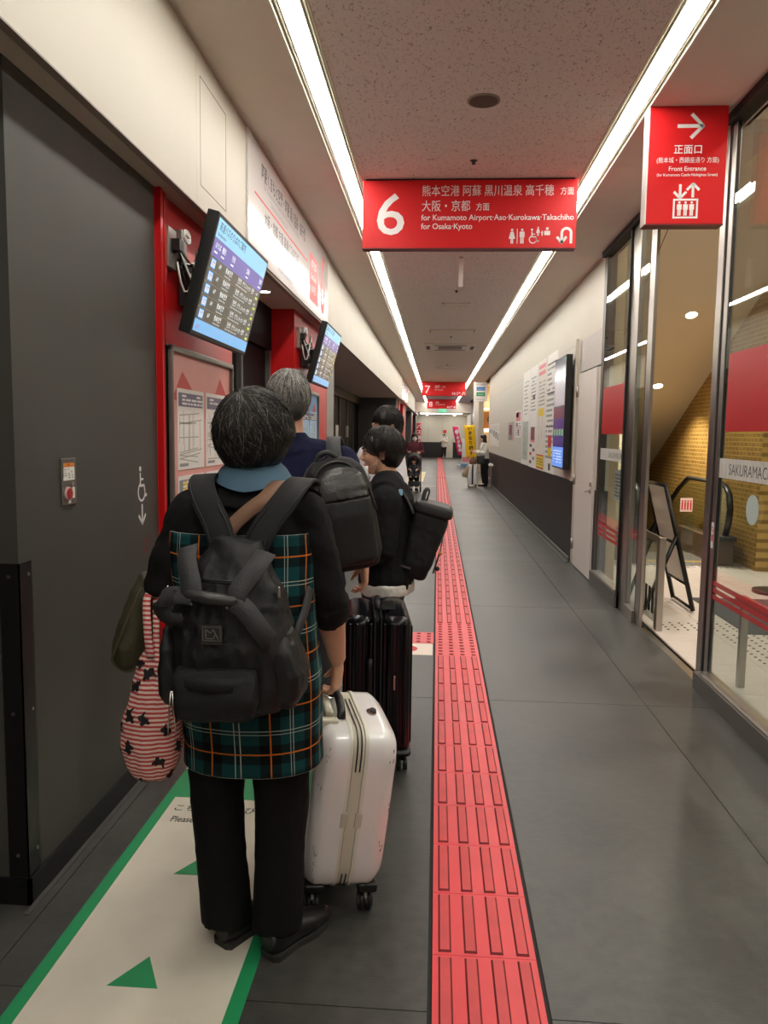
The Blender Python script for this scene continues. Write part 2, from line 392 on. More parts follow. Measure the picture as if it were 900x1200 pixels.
# left side: gate blocks (charcoal box, red pillar, doorway, red pillar)
wl = structure('wall_left')
def gate(y0, near=False):
    MB().box(-3.6,XL,y0,y0+1.2,0,SOF).build('charcoal_wall', DARKPANEL, wl)
    a = y0+1.2
    MB().box(-2.2,XL-.0,a,a+1.3,0,SOF).build('red_pillar', RED, wl)
    MB().box(XL,XL+.028,a+.005,a+.035,0,SOF).box(XL,XL+.02,a+.07,a+.10,0,SOF).build('pillar_trim', RED, wl)
    MB().box(-2.2,XL,a+3.38,a+5.4,0,SOF).build('red_pillar', RED, wl)
    MB().box(-2.2,XL+.002,a+5.4,a+6.0,0,SOF).build('grey_pillar', mat('grey_pillar',(150,148,140),.6), wl)
gate(2.26); gate(23.7)
MB().box(-3.6,XL,37.2,38.4,0,SOF).build('charcoal_wall', DARKPANEL, wl)
MB().box(-2.4,XL,38.4,39.6,0,SOF).build('red_pillar', RED, wl)
MB().box(-1.9,XL,44.8,46.6,0,SOF).build('charcoal_wall', BLACKPANEL, wl)
MB().box(-3.7,-3.6,YBACK,YEND,0,5.5).build('outer_wall', BLACKPANEL, wl)
# corner guard and baseboard of the near box
MB().box(XL-.06,XL+.004,2.256,2.26,.09,1.09).box(XL,XL+.004,2.256,2.33,.09,1.09).build('corner_guard', mat('corner_guard',(24,23,22),.35), wl)
sc = MB()
for z in (.16,.62,1.05): sc.disk(2.31,z,.006,0,.002,8,M=leftwall(XL+.004)); sc.disk(XL-.03,z,.006,0,.002,8,M=facing(2.256))
sc.build('screw', STEEL, wl)
bbl = structure('baseboard_left')
MB().box(XL,XL+.012,2.248,3.46,0,.085).box(-3.6,XL+.012,2.248,2.26,0,.085).build('skirting', BLACKPL, bbl)
MB().box(XL+.012,XL+.03,2.2,3.5,0,.003).build('floor_edge_strip', mat('edge_strip',(70,69,66),.6), bbl)
# doorway glass between pillars
for (a,b,n) in ((4.76,6.84,1),(26.2,28.3,2)):
    d = structure('door_%d' % n)
    MB().box(-1.56,-1.50,a,b,0,2.2).box(-1.56,-1.46,a,b,2.2,SOF).build('door_leaf', mat('dark_glass',(14,15,16),.55,spec=.1), d)
    mb = MB()
    for y in (a+.05,a+.62,a+1.02,b-.08): mb.box(-1.50,-1.46,y,y+.05,0,2.2)
    mb.build('door_frame', mat('dark_frame',(96,95,92),.4,.3), d)
# waiting-room glazing beyond
gl = structure('window_1')
for y,h in ((18.3,.42),(20.4,.3)): tt = thing('glass_notice','small white notice on the dark waiting room glazing, %s of two' % ('nearer' if y<19 else 'farther'),'poster',(-2.39,y,1.5)); MB(leftwall(-2.385)).slab(y,y+.5,1.68-h,1.68,.002).build('sheet', PAPER, tt)
for (a,b) in ((10.9,23.7),(30.9,37.2),(39.6,44.8)):
    MB().box(-2.45,-2.4,a,b,0,2.35).build('dark_glazing', MATS['dark_glass'], gl)
    MB().box(-2.45,-2.32,a,b,2.35,SOF).build('header', BLACKPANEL, gl)
    y = a
    while y < b: MB().box(-2.4,-2.36,y,y+.05,0,2.35).build('mullion', MATS['dark_frame'], gl); y += 1.6
MB().box(-3.6,-2.2,9.4,10.9,0,SOF).build('dark_return', BLACKPANEL, wl)

# end wall
we = structure('wall_back')
for i,(a,b) in enumerate(((-3.6,-.6),(-.6,.3),(1.0,2.2),(2.2,3.4))):
    MB().box(a+.004,b-.004,YEND,YEND+.1,.98,2.68).build('wall_panel', CREAM if i else CREAM, we)
    MB().box(a+.004,b-.004,YEND,YEND+.1,0,.975).build('dado_panel', BLACKPANEL, we)
MB().box(.3,1.0,YEND,YEND+.1,1.95,2.68).build('wall_panel', CREAM, we)
MB().box(-3.6,3.4,YEND+.1,YEND+.2,0,5.5).build('backing', BLACKPANEL, we)
d3 = structure('door_3'); MB().box(.31,.99,YEND-.02,YEND+.05,0,1.95).build('door_leaf', CREAM, d3); MB().box(.9,.93,YEND-.05,YEND-.02,.9,1.05).build('handle', STEEL, d3)
t = thing('notice','small red notice fixed on the far cream door','sign',(.62,YEND-.02,1.55)); MB().box(.36,.56,YEND-.03,YEND-.02,1.55,1.75).build('sheet', SIGNRED, t)

# behind the camera
wf = structure('wall_front'); MB().box(-3.6,9.5,YBACK-.1,YBACK,0,5.5).build('wall_panel', CREAM, wf)
# ============================================================ RIGHT SIDE
wr = structure('wall_right')
CONC = mat('grey_board_panel', (208,205,194), .6, var=.05, vscale=5, stretch=(1,6,.5))
YR0, YR1 = 8.0, 25.0
seams = [9.40,15.2,20.9,YR1]
for a,b in zip([8.0]+[12.2,16.5,20.7], [12.2,16.5,20.7,YR1]):
    MB().box(XR,XR+.1,a+.002,b-.002,2.575,CEIL-.008).build('upper_panel', CREAM, wr)
for a,b in zip(seams, seams[1:]):
    MB().box(XR,XR+.1,a+.003,b-.003,0.0,.965).build('dado_panel', BLACKPANEL, wr)
    k = (a+b)/2
    for (p,q) in ((a,k),(k,b)):
        MB().box(XR,XR+.1,p+.002,q-.002,.965,1.772).build('board_panel', CONC, wr)
        MB().box(XR,XR+.1,p+.002,q-.002,1.776,2.572).build('board_panel', CONC, wr)
tr4 = structure('trim_4'); MB().box(XR-.03,XR+.05,9.36,9.50,.965,2.62).build('board_edge_post', CREAM, tr4)
MB().box(XR+.02,XR+.11,9.2,YR1,0,CEIL).box(XR+.02,XR+.11,8.0,9.2,2.2,CEIL).build('backing', MATS['shadow_gap'], wr)
MB().box(XR,XR+.11,9.16,9.42,0,2.575).build('side_panel', CREAM, wr)
MB().box(XR,XR+.11,8.0,8.13,.95,2.2).build('side_panel', CREAM, wr); MB().box(XR,XR+.11,8.0,8.13,0,.95).build('dado_panel', BLACKPANEL, wr)
SPECK = mat('speckled_board', (196,192,186), .8, var=.22, vscale=90)
MB().box(XR,XR+.1,8.02,9.2,2.225,2.575).build('speckled_panel', SPECK, wr)
bbr = structure('baseboard_right')
MB().box(XR-.035,XR-.012,9.4,YR1,0,.05).build('skirting', mat('skirting_grey',(96,94,90),.45), bbr)
MB().box(XR-.075,XR-.035,9.3,YR1,0,.006).build('floor_edge_strip', mat('edge_strip',(120,116,110),.6), bbr)
MB().box(XR,XR+.2,YR1,YR1+.06,0,CEIL).build('end_trim', WHITE, wr)
# service door
d1 = structure('door_4')
MB().box(XR-.02,XR+.03,8.15,9.15,.01,2.2,bev=.004).build('door_leaf', mat('door_white',(226,222,214),.45), d1)
mb = MB().box(XR-.032,XR-.02,8.2,8.26,.98,1.02); mb.tube([(XR-.03,8.23,.93),(XR-.065,8.23,.93),(XR-.065,8.29,.92)],.009); mb.cyl((XR-.02,8.23,.93),(XR-.034,8.23,.93),.025)
mb.build('door_handle', STEEL, d1)
for z in (.25,1.0,2.0): MB().cyl((XR-.03,9.17,z-.06),(XR-.03,9.17,z+.06),.014,10).box(XR-.03,XR-.02,9.13,9.2,z-.05,z+.05).build('hinge', STEEL, d1)

# posters: four tall sheets, then small ones
rnd = random.Random(3)
INKS = {k: mat('ink_'+k, c, .6) for k,c in dict(red=(206,52,56), pink=(226,140,150), yellow=(232,206,60), green=(120,150,120), dark=(60,60,64), grey=(150,150,150), blue=(70,120,190), maroon=(130,60,70)).items()}
def sheet(name, label, y0,y1,z0,z1, group=None, x=XR, paper=PAPER, t=.004):
    o = thing(name, label, 'poster', (x,(y0+y1)/2,z0), group)
    MB(rightwall(x-.001)).box(-y1,-y0,z0,z1,0,t).build('sheet', paper, o); return o
def printed(o, fn, x=XR, t=.0052, name='print'):
    mb = MB(rightwall(x-.001)); fn(mb, t); mb.build(name, None, o)
G = 'tall timetable posters on the right wall'
o = sheet('poster','tall white poster with a stack of black ruled rows partly behind the wall screen',10.9,11.93,.96,2.67,G)
def f(mb,t):
    mb.use(INKS['dark'])
    for z in (2.52,2.1,1.62): mb.slab(-11.86,-10.98,z,z+.02,.0003,t)
    mb.use(INKS['grey']); fake_lines(mb,-11.86,-10.98,1.15,2.5,18,rnd,.45,t)
    mb.use(INKS['red']).slab(-11.6,-11.25,1.34,1.5,.0003,t); mb.use(INKS['yellow']).slab(-11.6,-11.25,1.2,1.32,.0003,t); mb.use(INKS['dark']).slab(-11.5,-11.3,1.0,1.1,.0003,t)
printed(o,f)
o = sheet('poster','tall white poster with a red heading, yellow block and yellow box at the foot',11.97,12.94,.955,2.67,G,paper=mat('paper_warm',(228,222,212),.6))
def f(mb,t):
    mb.use(INKS['pink']).slab(-12.85,-12.1,2.44,2.5,.0003,t); mb.slab(-12.85,-12.1,2.54,2.6,.0003,t)
    mb.use(INKS['yellow']).slab(-12.8,-12.15,1.8,1.92,.0003,t); mb.use(INKS['red']).slab(-12.88,-12.05,.98,1.2,.0003,t); mb.use(INKS['yellow']).slab(-12.86,-12.07,1.0,1.18,.0003,t+.0003)
    mb.use(INKS['grey']); fake_lines(mb,-12.8,-12.1,1.95,2.36,7,rnd,.4,t); mb.stroke([(-12.7,1.8),(-12.6,1.5),(-12.65,1.3)],.02,t,t+.0004); mb.stroke([(-12.3,1.8),(-12.35,1.45)],.02,t,t+.0004)
    mb.use(INKS['dark']); fake_lines(mb,-12.8,-12.1,1.03,1.15,3,rnd,.3,t+.0007)
printed(o,f)
o = sheet('poster','tall white poster with dark picture blocks and a maroon photo halfway down',12.98,13.98,.955,2.66,G)
def f(mb,t):
    mb.use(INKS['grey']); fake_lines(mb,-13.85,-13.2,1.9,2.5,10,rnd,.4,t)
    mb.use(INKS['maroon']).slab(-13.75,-13.2,1.42,1.64,.0003,t); mb.use(INKS['pink']).slab(-13.75,-13.2,1.38,1.42,.0003,t); mb.use(INKS['dark']).slab(-13.6,-13.3,2.1,2.18,.0003,t)
    for i in range(5): mb.use(INKS[('dark','grey','red','maroon','dark')[i]]).slab(-13.85+.1*(i%2)*4,-13.55+.1*(i%2)*4,1.02+.07*i,1.07+.07*i,.0003,t)
printed(o,f)
o = sheet('poster','tall white poster with a pale green map on its lower half',14.02,15.17,.96,2.66,G)
def f(mb,t):
    mb.use(mat('ink_pale_green',(188,196,186),.6)).slab(-15.05,-14.15,1.05,1.75,.0003,t)
    mb.use(INKS['green']); [mb.stroke([(-15.0+rnd.random()*.8,1.1+rnd.random()*.6),(-15.0+rnd.random()*.8,1.1+rnd.random()*.6)],.012,t,t+.0005) for _ in range(12)]
    mb.use(INKS['grey']); fake_lines(mb,-14.95,-14.3,1.85,2.5,9,rnd,.35,t)
printed(o,f)
o = sheet('poster','small colourful poster with a red and blue top beside the map sheet',15.35,16.5,1.45,1.98)
def f(mb,t):
    mb.use(INKS['pink']).slab(-16.4,-15.5,1.78,1.95,.0003,t); mb.use(INKS['blue']).slab(-16.3,-15.9,1.86,1.96,.0003,t); mb.use(INKS['grey']); fake_lines(mb,-16.4,-15.5,1.48,1.75,6,rnd,.5,t)
    for i in range(10): mb.use(INKS[rnd.choice(('blue','dark','red'))]).disk(-16.3+rnd.random()*.75,1.5+rnd.random()*.22,.05,t,t+.0006,8)
printed(o,f)
o = sheet('poster','small brownish poster with a pink corner on the grey board',16.9,18.1,1.38,1.78, paper=mat('paper_grey',(176,170,166),.6))
def f(mb,t):
    mb.use(INKS['maroon']).slab(-17.9,-17.2,1.5,1.72,.0003,t); mb.use(INKS['pink']).slab(-17.2,-16.95,1.34+.06,1.48,.0003,t); mb.use(INKS['dark']); fake_lines(mb,-18.0,-17.1,1.4,1.5,3,rnd,.5,t)
printed(o,f)
lbls = ('narrow white sheet nearest the grey board join in the far row of five','narrow white sheet with a dark lower patch, second in the far row','narrow white sheet with a black block, third in the far row','narrow white sheet with a grey strip, fourth in the far row','narrow white sheet next to the leaning woman, last in the far row')
for i in range(5):
    y = 20.75+i*.74; o = sheet('notice_sheet', lbls[i], y, y+.6, 1.18,1.80, 'row of narrow white sheets')
    def f(mb,t): mb.use(INKS[('grey','dark','dark','grey','blue')[i]]).slab(-y-.5,-y-.15,1.35+.05*i,1.55+.03*i,.0003,t); mb.use(INKS['grey']); fake_lines(mb,-y-.52,-y-.08,1.6,1.77,4,rnd,.4,t)
    printed(o,f)
# wall screen
def glow(name, col, e=.75): return mat('screen_'+name, col, .12, emit=e)
tv = thing('wall_screen','tall black portrait screen on the right wall among the white posters','screen',(1.5,9.8,1.1))
MB().box(1.485,1.56,9.36,10.24,1.10,2.45,bev=.008).build('casing', BLACKPL, tv); MB().box(1.56,XR-.001,9.6,10.0,1.4,2.1).build('wall_bracket', BLACKPL, tv)
mb = MB(rightwall(1.4845))
mb.use(glow('dim',(70,78,92),.5)).slab(-10.22,-9.38,1.12,2.43,.0004)
mb.use(glow('photo',(96,70,84),.5)).slab(-10.2,-9.4,1.72,1.84,.0003,.0005); mb.use(glow('silver',(150,156,166),.5)).slab(-10.2,-9.4,1.86,2.2,.0003,.0005)
mb.use(glow('navy',(28,52,110),.7)).slab(-10.22,-9.38,1.36,1.7,.0003,.0005); mb.use(glow('sky',(92,150,232),.85)).slab(-10.22,-9.38,1.12,1.36,.0003,.0005)
mb.use(glow('green',(110,170,120),.7)); [mb.slab(-10.15+.2*i,-10.03+.2*i,1.5,1.58,.0003,.001) for i in range(4)]
mb.use(glow('pale',(190,215,240),.8)); fake_lines(mb,-10.15,-9.5,1.16,1.33,5,rnd,.4,.001)
mb.build('display', None, tv); MB().box(1.484,1.486,9.38,9.4,2.4,2.41).build('status_light', glow('led',(90,255,120),2.), tv)

# ---------------- glazed entrance
GLASS = glass_mat('clear_glass'); FILMRED = film_mat('red_film', (196,36,44), .93); FROST = film_mat('frosted_film', (226,228,224), .72)
def post(par, y0,y1, x0=XR-.012, x1=XR+.03, z1=CEIL, m=STEEL, nm='post'): return MB().box(x0,x1,y0,y1,0,z1,bev=.003).build(nm, m, par)
w2 = structure('window_2')      # near glazed screen
post(w2,4.70,4.79); post(w2,4.655,4.70,XR-.004,XR+.03,m=BLACKRUB,nm='gasket'); post(w2,4.60,4.655,XR-.010,XR+.02,nm='inner_frame'); post(w2,4.585,4.60,XR-.008,XR+.008,m=BLACKRUB,nm='gasket')
MB().box(XR-.055,XR+.05,YBACK,4.70,.0,.10).build('kick_rail', mat('kick_steel',(112,109,104),.45,.4), w2)
MB().box(XR-.05,XR+.03,YBACK,4.60,.10,.115).box(XR-.035,XR+.02,YBACK,4.60,.115,.13).build('sill_rail', STEEL, w2)
MB().box(XR-.05,XR+.04,YBACK,4.66,CEIL-.05,CEIL).build('head_rail', BLACKRUB, w2)
MB().box(XR-.006,XR+.006,2.3,4.59,.12,CEIL-.04).build('pane', GLASS, w2); MB().box(XR-.006,XR+.006,-.3,2.24,.12,CEIL-.04).build('pane', GLASS, w2); MB().box(XR-.006,XR+.006,YBACK,-.36,.12,CEIL-.04).build('pane', GLASS, w2)
post(w2,2.24,2.30,XR-.04,XR+.02,nm='mullion'); post(w2,-.36,-.3,XR-.04,XR+.02,nm='mullion')
def decal(name, label, build, x, par=None, cat='decal', loc=(0,0)):
    o = thing(name, label, cat, (x,loc[0],loc[1])); build(o); return o
GX = XR-.0075
def f(o): MB(rightwall(GX)).slab(-4.53,-3.55,1.535,1.965,.0008).build('film', FILMRED, o)
decal('red_square_film','large red square film on the near glass pane',f,GX,loc=(4.1,1.53))
def f(o):
    mb = MB(rightwall(GX)); y = -4.585
    while y < -3.0: mb.slab(y,min(y+.046,-3.0),1.275,1.385,.0008); y += .05
    mb.build('frosted_strip', FROST, o)
    MB(rightwall(GX)).text('SAKURAMACHI KUMAMOTO',-4.44,1.298,.088,.0016,sx=.98).build('lettering', mat('ink_mid',(96,98,98),.6), o)
decal('frosted_name_strip','frosted strip with grey SAKURAMACHI lettering across the near glass pane',f,GX,cat='sign',loc=(4.1,1.27))
def f(o): MB(rightwall(GX)).disk(-4.09,1.135,.078,0,.0008,32).build('disc', film_mat('pale_disc',(206,226,222),.85), o)
decal('round_sticker','round pale sticker at chest height on the near glass pane',f,GX,loc=(4.09,1.06))
def f(o):
    for i,z in enumerate((.57,.61,.65)): MB(rightwall(GX)).slab(-4.58,-2.0,z,z+.028,.0008).build('stripe', film_mat('red_stripe_film',(206,60,66),.7), o)
decal('warning_stripes','three red warning stripes low on the near glass pane',f,GX,loc=(4,.57))
def f(o):
    MB(rightwall(XR-.0115)).slab(-4.648,-4.607,.86,1.01,.0008).build('sheet', PAPER, o)
    mb = MB(rightwall(XR-.0115)); mb.ring(-4.628,.972,.014,.005,.0009,.0014); mb.slab(-4.64,-4.616,.9,.94,.0004,.001); mb.build('print', INKS['red'], o)
decal('door_sticker','small white sticker with a red ring on the steel edge of the near glass',f,XR-.0115,loc=(4.63,.86))
w3 = structure('window_3')      # far glazed screen with the parked door
post(w3,6.60,6.86); post(w3,6.17,6.31,XR-.004,XR+.022); post(w3,6.31,6.345,XR,XR+.02,m=BLACKRUB,nm='gasket'); post(w3,7.88,8.0,XR-.01,XR+.05,m=DARKSTEEL,nm='frame'); post(w3,6.86,6.89,XR-.03,XR+.03,m=BLACKRUB,nm='gasket')
MB().box(XR-.03,XR+.03,6.31,6.60,0,.1).build('kick_rail', STEEL, w3)
MB().box(XR-.006,XR+.006,6.345,6.60,.1,CEIL-.04).build('pane', GLASS, w3)
MB().box(XR-.006,XR+.006,6.89,7.88,.12,CEIL-.04).build('pane', GLASS, w3)
MB().box(XR-.045,XR+.05,6.86,8.0,0,.14).build('kick_rail', MATS['kick_steel'], w3); MB().box(XR-.05,XR+.03,6.87,7.9,.14,.16).build('sill_rail', STEEL, w3)
MB().box(XR-.05,XR+.04,6.17,7.95,CEIL-.05,CEIL).build('head_rail', BLACKRUB, w3)
def f(o): MB(rightwall(GX)).slab(-7.86,-6.9,1.52,1.965,.0008).build('film', FILMRED, o)
decal('red_square_film','large red square film on the far glass pane beside the white door',f,GX,loc=(7.4,1.52))
def f(o):
    mb = MB(rightwall(GX)); y = -7.87
    while y < -6.9: mb.slab(y,min(y+.046,-6.89),1.275,1.385,.0008); y += .05
    mb.build('frosted_strip', FROST, o); MB(rightwall(GX)).text('SAKURAMACHI',-7.5,1.30,.075,.0016).build('lettering', MATS['ink_mid'], o)
decal('frosted_name_strip','frosted strip with grey lettering on the far glass pane',f,GX,cat='sign',loc=(7.4,1.27))
def f(o):
    for z in (.53,.58,.63): MB(rightwall(GX)).slab(-7.87,-6.9,z,z+.03,.0008).build('stripe', MATS['red_stripe_film'], o)
decal('warning_stripes','three red warning stripes low on the far glass pane',f,GX,loc=(7.4,.53))
def f(o):
    MB(rightwall(XR+.012)).slab(-7.3,-7.0,.92,1.2,.001).build('sheet', PAPER, o); mb = MB(rightwall(XR+.012)); mb.use(GREY_INK); fake_lines(mb,-7.27,-7.03,.95,1.17,7,rnd,.5,.0015); mb.build('print',GREY_INK,o)
decal('glass_notice','white paper notice taped behind the far glass pane',f,XR+.012,cat='poster',loc=(7.15,.92))
# header over the passage, threshold track
hd = structure('trim_2'); MB().box(XR-.05,XR+.3,4.79,6.17,3.24,CEIL+.03).build('header', SOFFIT, hd); MB().box(XR-.02,XR+.08,4.79,6.17,3.05,3.24).build('door_operator_cover', STEEL, hd)
th = structure('trim_3'); MB().box(XR-.005,XR+.05,4.79,6.17,-.03,.004).box(XR+.07,XR+.085,4.79,6.17,-.03,.003).build('threshold_track', STEEL, th); MB().box(XR+.05,XR+.07,4.79,6.17,-.03,-.004).build('threshold_groove', BLACKRUB, th)
gr = thing('guard_screen','knee-high steel and glass guard screen beside the parked sliding door','guard rail',(1.74,6.4,0))
MB().box(1.72,1.77,6.07,6.14,0,.73,bev=.003).build('post', STEEL, gr); MB().box(1.72,1.77,6.62,6.66,0,.73).build('post', STEEL, gr); MB().box(1.735,1.755,6.14,6.62,.68,.73).build('rail', STEEL, gr); MB().box(1.742,1.748,6.14,6.62,.04,.68).build('pane', GLASS, gr)
sg = MB(rightwall(1.741)); [sg.slab(-6.5+.1*i,-6.43+.1*i,.1,.3,.0006) for i in range(3)]; sg.build('print', BLACK_INK, gr)
rail = thing('low_barrier','low steel barrier with a red top bar behind the near glass','guard rail',(1.86,4.2,0))
MB().box(1.83,1.89,2.6,4.82,.50,.55,bev=.004).build('top_bar', mat('barrier_red',(176,60,62),.4), rail)
for y in (4.74,3.7,2.66): MB().box(1.84,1.88,y-.02,y+.02,.0,.5).build('post', STEEL, rail)

# ---------------- lobby beyond the entrance
lob = structure('floor_lobby')
STONE = mat('pale_stone', (196,186,178), .38, var=.06, vscale=9, stretch=(.4,3,1))
rs = random.Random(11)
for i in range(4):
    for j in range(27):
        x0, y0 = XR+.085+i*.45, YBACK+j*.6; x1 = x0+.45; y1 = min(y0+.6, 9.55)
        if y1-y0 < .05: continue
        MB().box(x0+.001,x1-.001,y0+.001+(.0),y1-.001,-.03,0).build('stone_tile', STONE, lob)
DTILE = mat('dark_stone', (110,108,104), .4, var=.06, vscale=9)
for j in range(22):
    for i in range(9): 
        x0, y0 = XR+.085+1.8+i*.6, YBACK+j*.6
        if y0 < 9.0: MB().box(x0+.001,x0+.599,y0+.001,min(y0+.599,9.55),-.03,0).build('stone_tile', STONE if (j<13 and i>5) else (DTILE if j<15 else STONE), lob)
MB().box(XR+.05,9.5,YBACK,9.55,-.06,-.004).build('floor_bed', MATS['floor_joint'], lob)
LDOT = MB()
for i in range(4):
    for j in range(4): LDOT.cyl((-.1125+.075*i,-.1125+.075*j,0),(-.1125+.075*i,-.1125+.075*j,.005),.012,8,.008)
LDOT.use(mat('tactile_steel',(120,112,104),.4,.6)); LDM = LDOT.mesh('stud_plate')
ltp = structure('floor_stud_paving')
for (x,y) in [(1.95+.3*i,6.25) for i in range(2)]+[(2.33+.3*(i%2),5.9-.3*(i//2)) for i in range(16)]+[(2.0+.3*i,9.3) for i in range(6)]:
    o = bpy.data.objects.new('stud_plate', LDM); COL.objects.link(o); o.parent = ltp; o.location = (x,y,.0002)
GOLD = bpy.data.materials.new('gold_lattice_wall'); GOLD.use_nodes = True
def gold():
    nt = GOLD.node_tree; L = nt.links.new; b = nt.nodes['Principled BSDF']; tc = nt.nodes.new('ShaderNodeTexCoord')
    mp = nt.nodes.new('ShaderNodeMapping'); mp.inputs['Rotation'].default_value = (0, radians(90), 0); L(tc.outputs['Object'], mp.inputs[0])
    br = nt.nodes.new('ShaderNodeTexBrick'); br.inputs['Scale'].default_value = 13; br.inputs['Mortar Size'].default_value = .07; br.inputs['Brick Width'].default_value = 1.5; br.inputs['Row Height'].default_value = .7
    br.offset = .35
    br.inputs['Color1'].default_value = srgb(150,116,56)+(1,); br.inputs['Color2'].default_value = srgb(128,98,44)+(1,); br.inputs['Mortar'].default_value = srgb(188,152,82)+(1,)
    sx = nt.nodes.new('ShaderNodeSeparateXYZ'); cb = nt.nodes.new('ShaderNodeCombineXYZ'); L(tc.outputs['Object'], sx.inputs[0]); L(sx.outputs['Y'], cb.inputs['X']); L(sx.outputs['Z'], cb.inputs['Y'])
    L(cb.outputs[0], br.inputs['Vector']); L(br.outputs['Color'], b.inputs['Base Color']); b.inputs['Roughness'].default_value = .45; b.inputs['Metallic'].default_value = .25
    bp = nt.nodes.new('ShaderNodeBump'); bp.inputs['Strength'].default_value = .6; bp.inputs['Distance'].default_value = .01; L(br.outputs['Fac'], bp.inputs['Height']); L(bp.outputs[0], b.inputs['Normal'])
gold()
wlob = structure('wall_lobby')
MB().box(3.62,3.72,9.0,17,-3.6,5.5).build('gold_wall', GOLD, wlob)
MB().box(3.72,9.5,9.0,9.1,-3.6,5.5).build('gold_wall_return', GOLD, wlob)
MB().box(9.4,9.5,YBACK,9.0,0,5.5).build('side_wall', CREAM, wlob)
MB().box(XR+.11,XR+.2,8.0,17,-3.6,5.5).build('inner_wall', mat('lobby_beige',(200,178,142),.7), wlob)
MB().box(XR+.1,3.7,17,17.1,-3.6,5.5).build('rear_wall', MATS['lobby_beige'], wlob)
SOFL = mat('stair_soffit', (214,204,184), .7)
# sloping underside of the upper flight
def zs(y): return 2.43-.49*(y-10.7)
MB().add([(XR+.2,4.6,zs(4.6)),(3.62,4.6,zs(4.6)),(3.62,16.9,zs(16.9)),(XR+.2,16.9,zs(16.9))]+[(XR+.2,4.6,zs(4.6)+.15),(3.62,4.6,zs(4.6)+.15),(3.62,16.9,zs(16.9)+.15),(XR+.2,16.9,zs(16.9)+.15)],
         [(0,1,2,3),(7,6,5,4),(0,4,5,1),(1,5,6,2),(2,6,7,3),(3,7,4,0)]).build('sloping_soffit', SOFL, wlob)
MB().add([(2.28,6.2,zs(6.2)-.001),(2.29,6.2,zs(6.2)-.001),(2.29,13,zs(13)-.001),(2.28,13,zs(13)-.001)],[(0,1,2,3)]).build('soffit_joint', mat('soffit_line',(120,100,74),.8), wlob)
MB().box(XR+.2,2.75,11.6,11.7,-3.6,1.6).build('under_stair_panel', mat('beige_panel',(206,190,160),.7), wlob)
def spot(o, x,y,z, power, ang=120, tilt=None):
    l = bpy.data.lights.new('lamp_light','SPOT'); l.energy = power; l.spot_size = radians(ang); l.spot_blend = .6; l.color = (1,.90,.76); l.shadow_soft_size = .05
    ob = bpy.data.objects.new('lamp_light', l); COL.objects.link(ob); ob.location = (x,y,z-.03); ob.parent = o; ob.location -= ORG[o]; 
for i,(x,y) in enumerate(((2.97,9.65),(3.03,11.16))):
    z = zs(y); o = thing('downlight', ('upper warm downlight','lower warm downlight')[i]+' in the sloping beige soffit over the escalator','ceiling light',(x,y,z))
    nrm = Vector((0,.49,1)).normalized(); Md = plane((x,y,z-.001),(1,0,0),(0,-1,.49))
    MB(Md).ring(0,0,.075,.02,0,.006).build('rim', WHITE, o); MB(Md).disk(0,0,.062,0,.003,24).build('lamp', mat('warm_lamp',(255,236,196),.5,emit=20), o)
    spot(o,x,y,z,240)
fill_lamps = [(2.4,5.6),(2.41,3.4),(2.6,7.6),(4.6,5.6),(4.61,3.0),(4.8,8.0),(6.8,5.6),(6.81,2.5),(7,8)]  # added downlights that give the lobby its general fill light
for i,(x,y) in enumerate(fill_lamps):
    z = 3.9 if y < 7 or x > 3.62 else zs(y)
    o = thing('downlight','warm round fill downlight added in the lobby, '+('first','second','third','fourth','fifth','sixth','seventh','eighth','ninth')[i]+' counted from the entrance glass','ceiling light',(x,y,z),group='added lobby fill downlights')
    MB().ring(x,y,.075,.02,z-.008,z-.001).build('rim', WHITE, o); MB().disk(x,y,.062,z-.004,z-.001,20).build('lamp', MATS['warm_lamp'], o)
    spot(o,x,y,z,110,150)
MB().box(XR+.1,9.5,YBACK,6.6,3.9,3.95).box(3.62,9.5,6.6,9.0,3.9,3.95).build('ceiling_lobby', mat('lobby_ceiling',(214,206,190),.7), ceiling)
MB().box(XR+.1,XR+.12,YBACK,8.0,CEIL,3.95).build('transom_wall', CREAM, wlob)
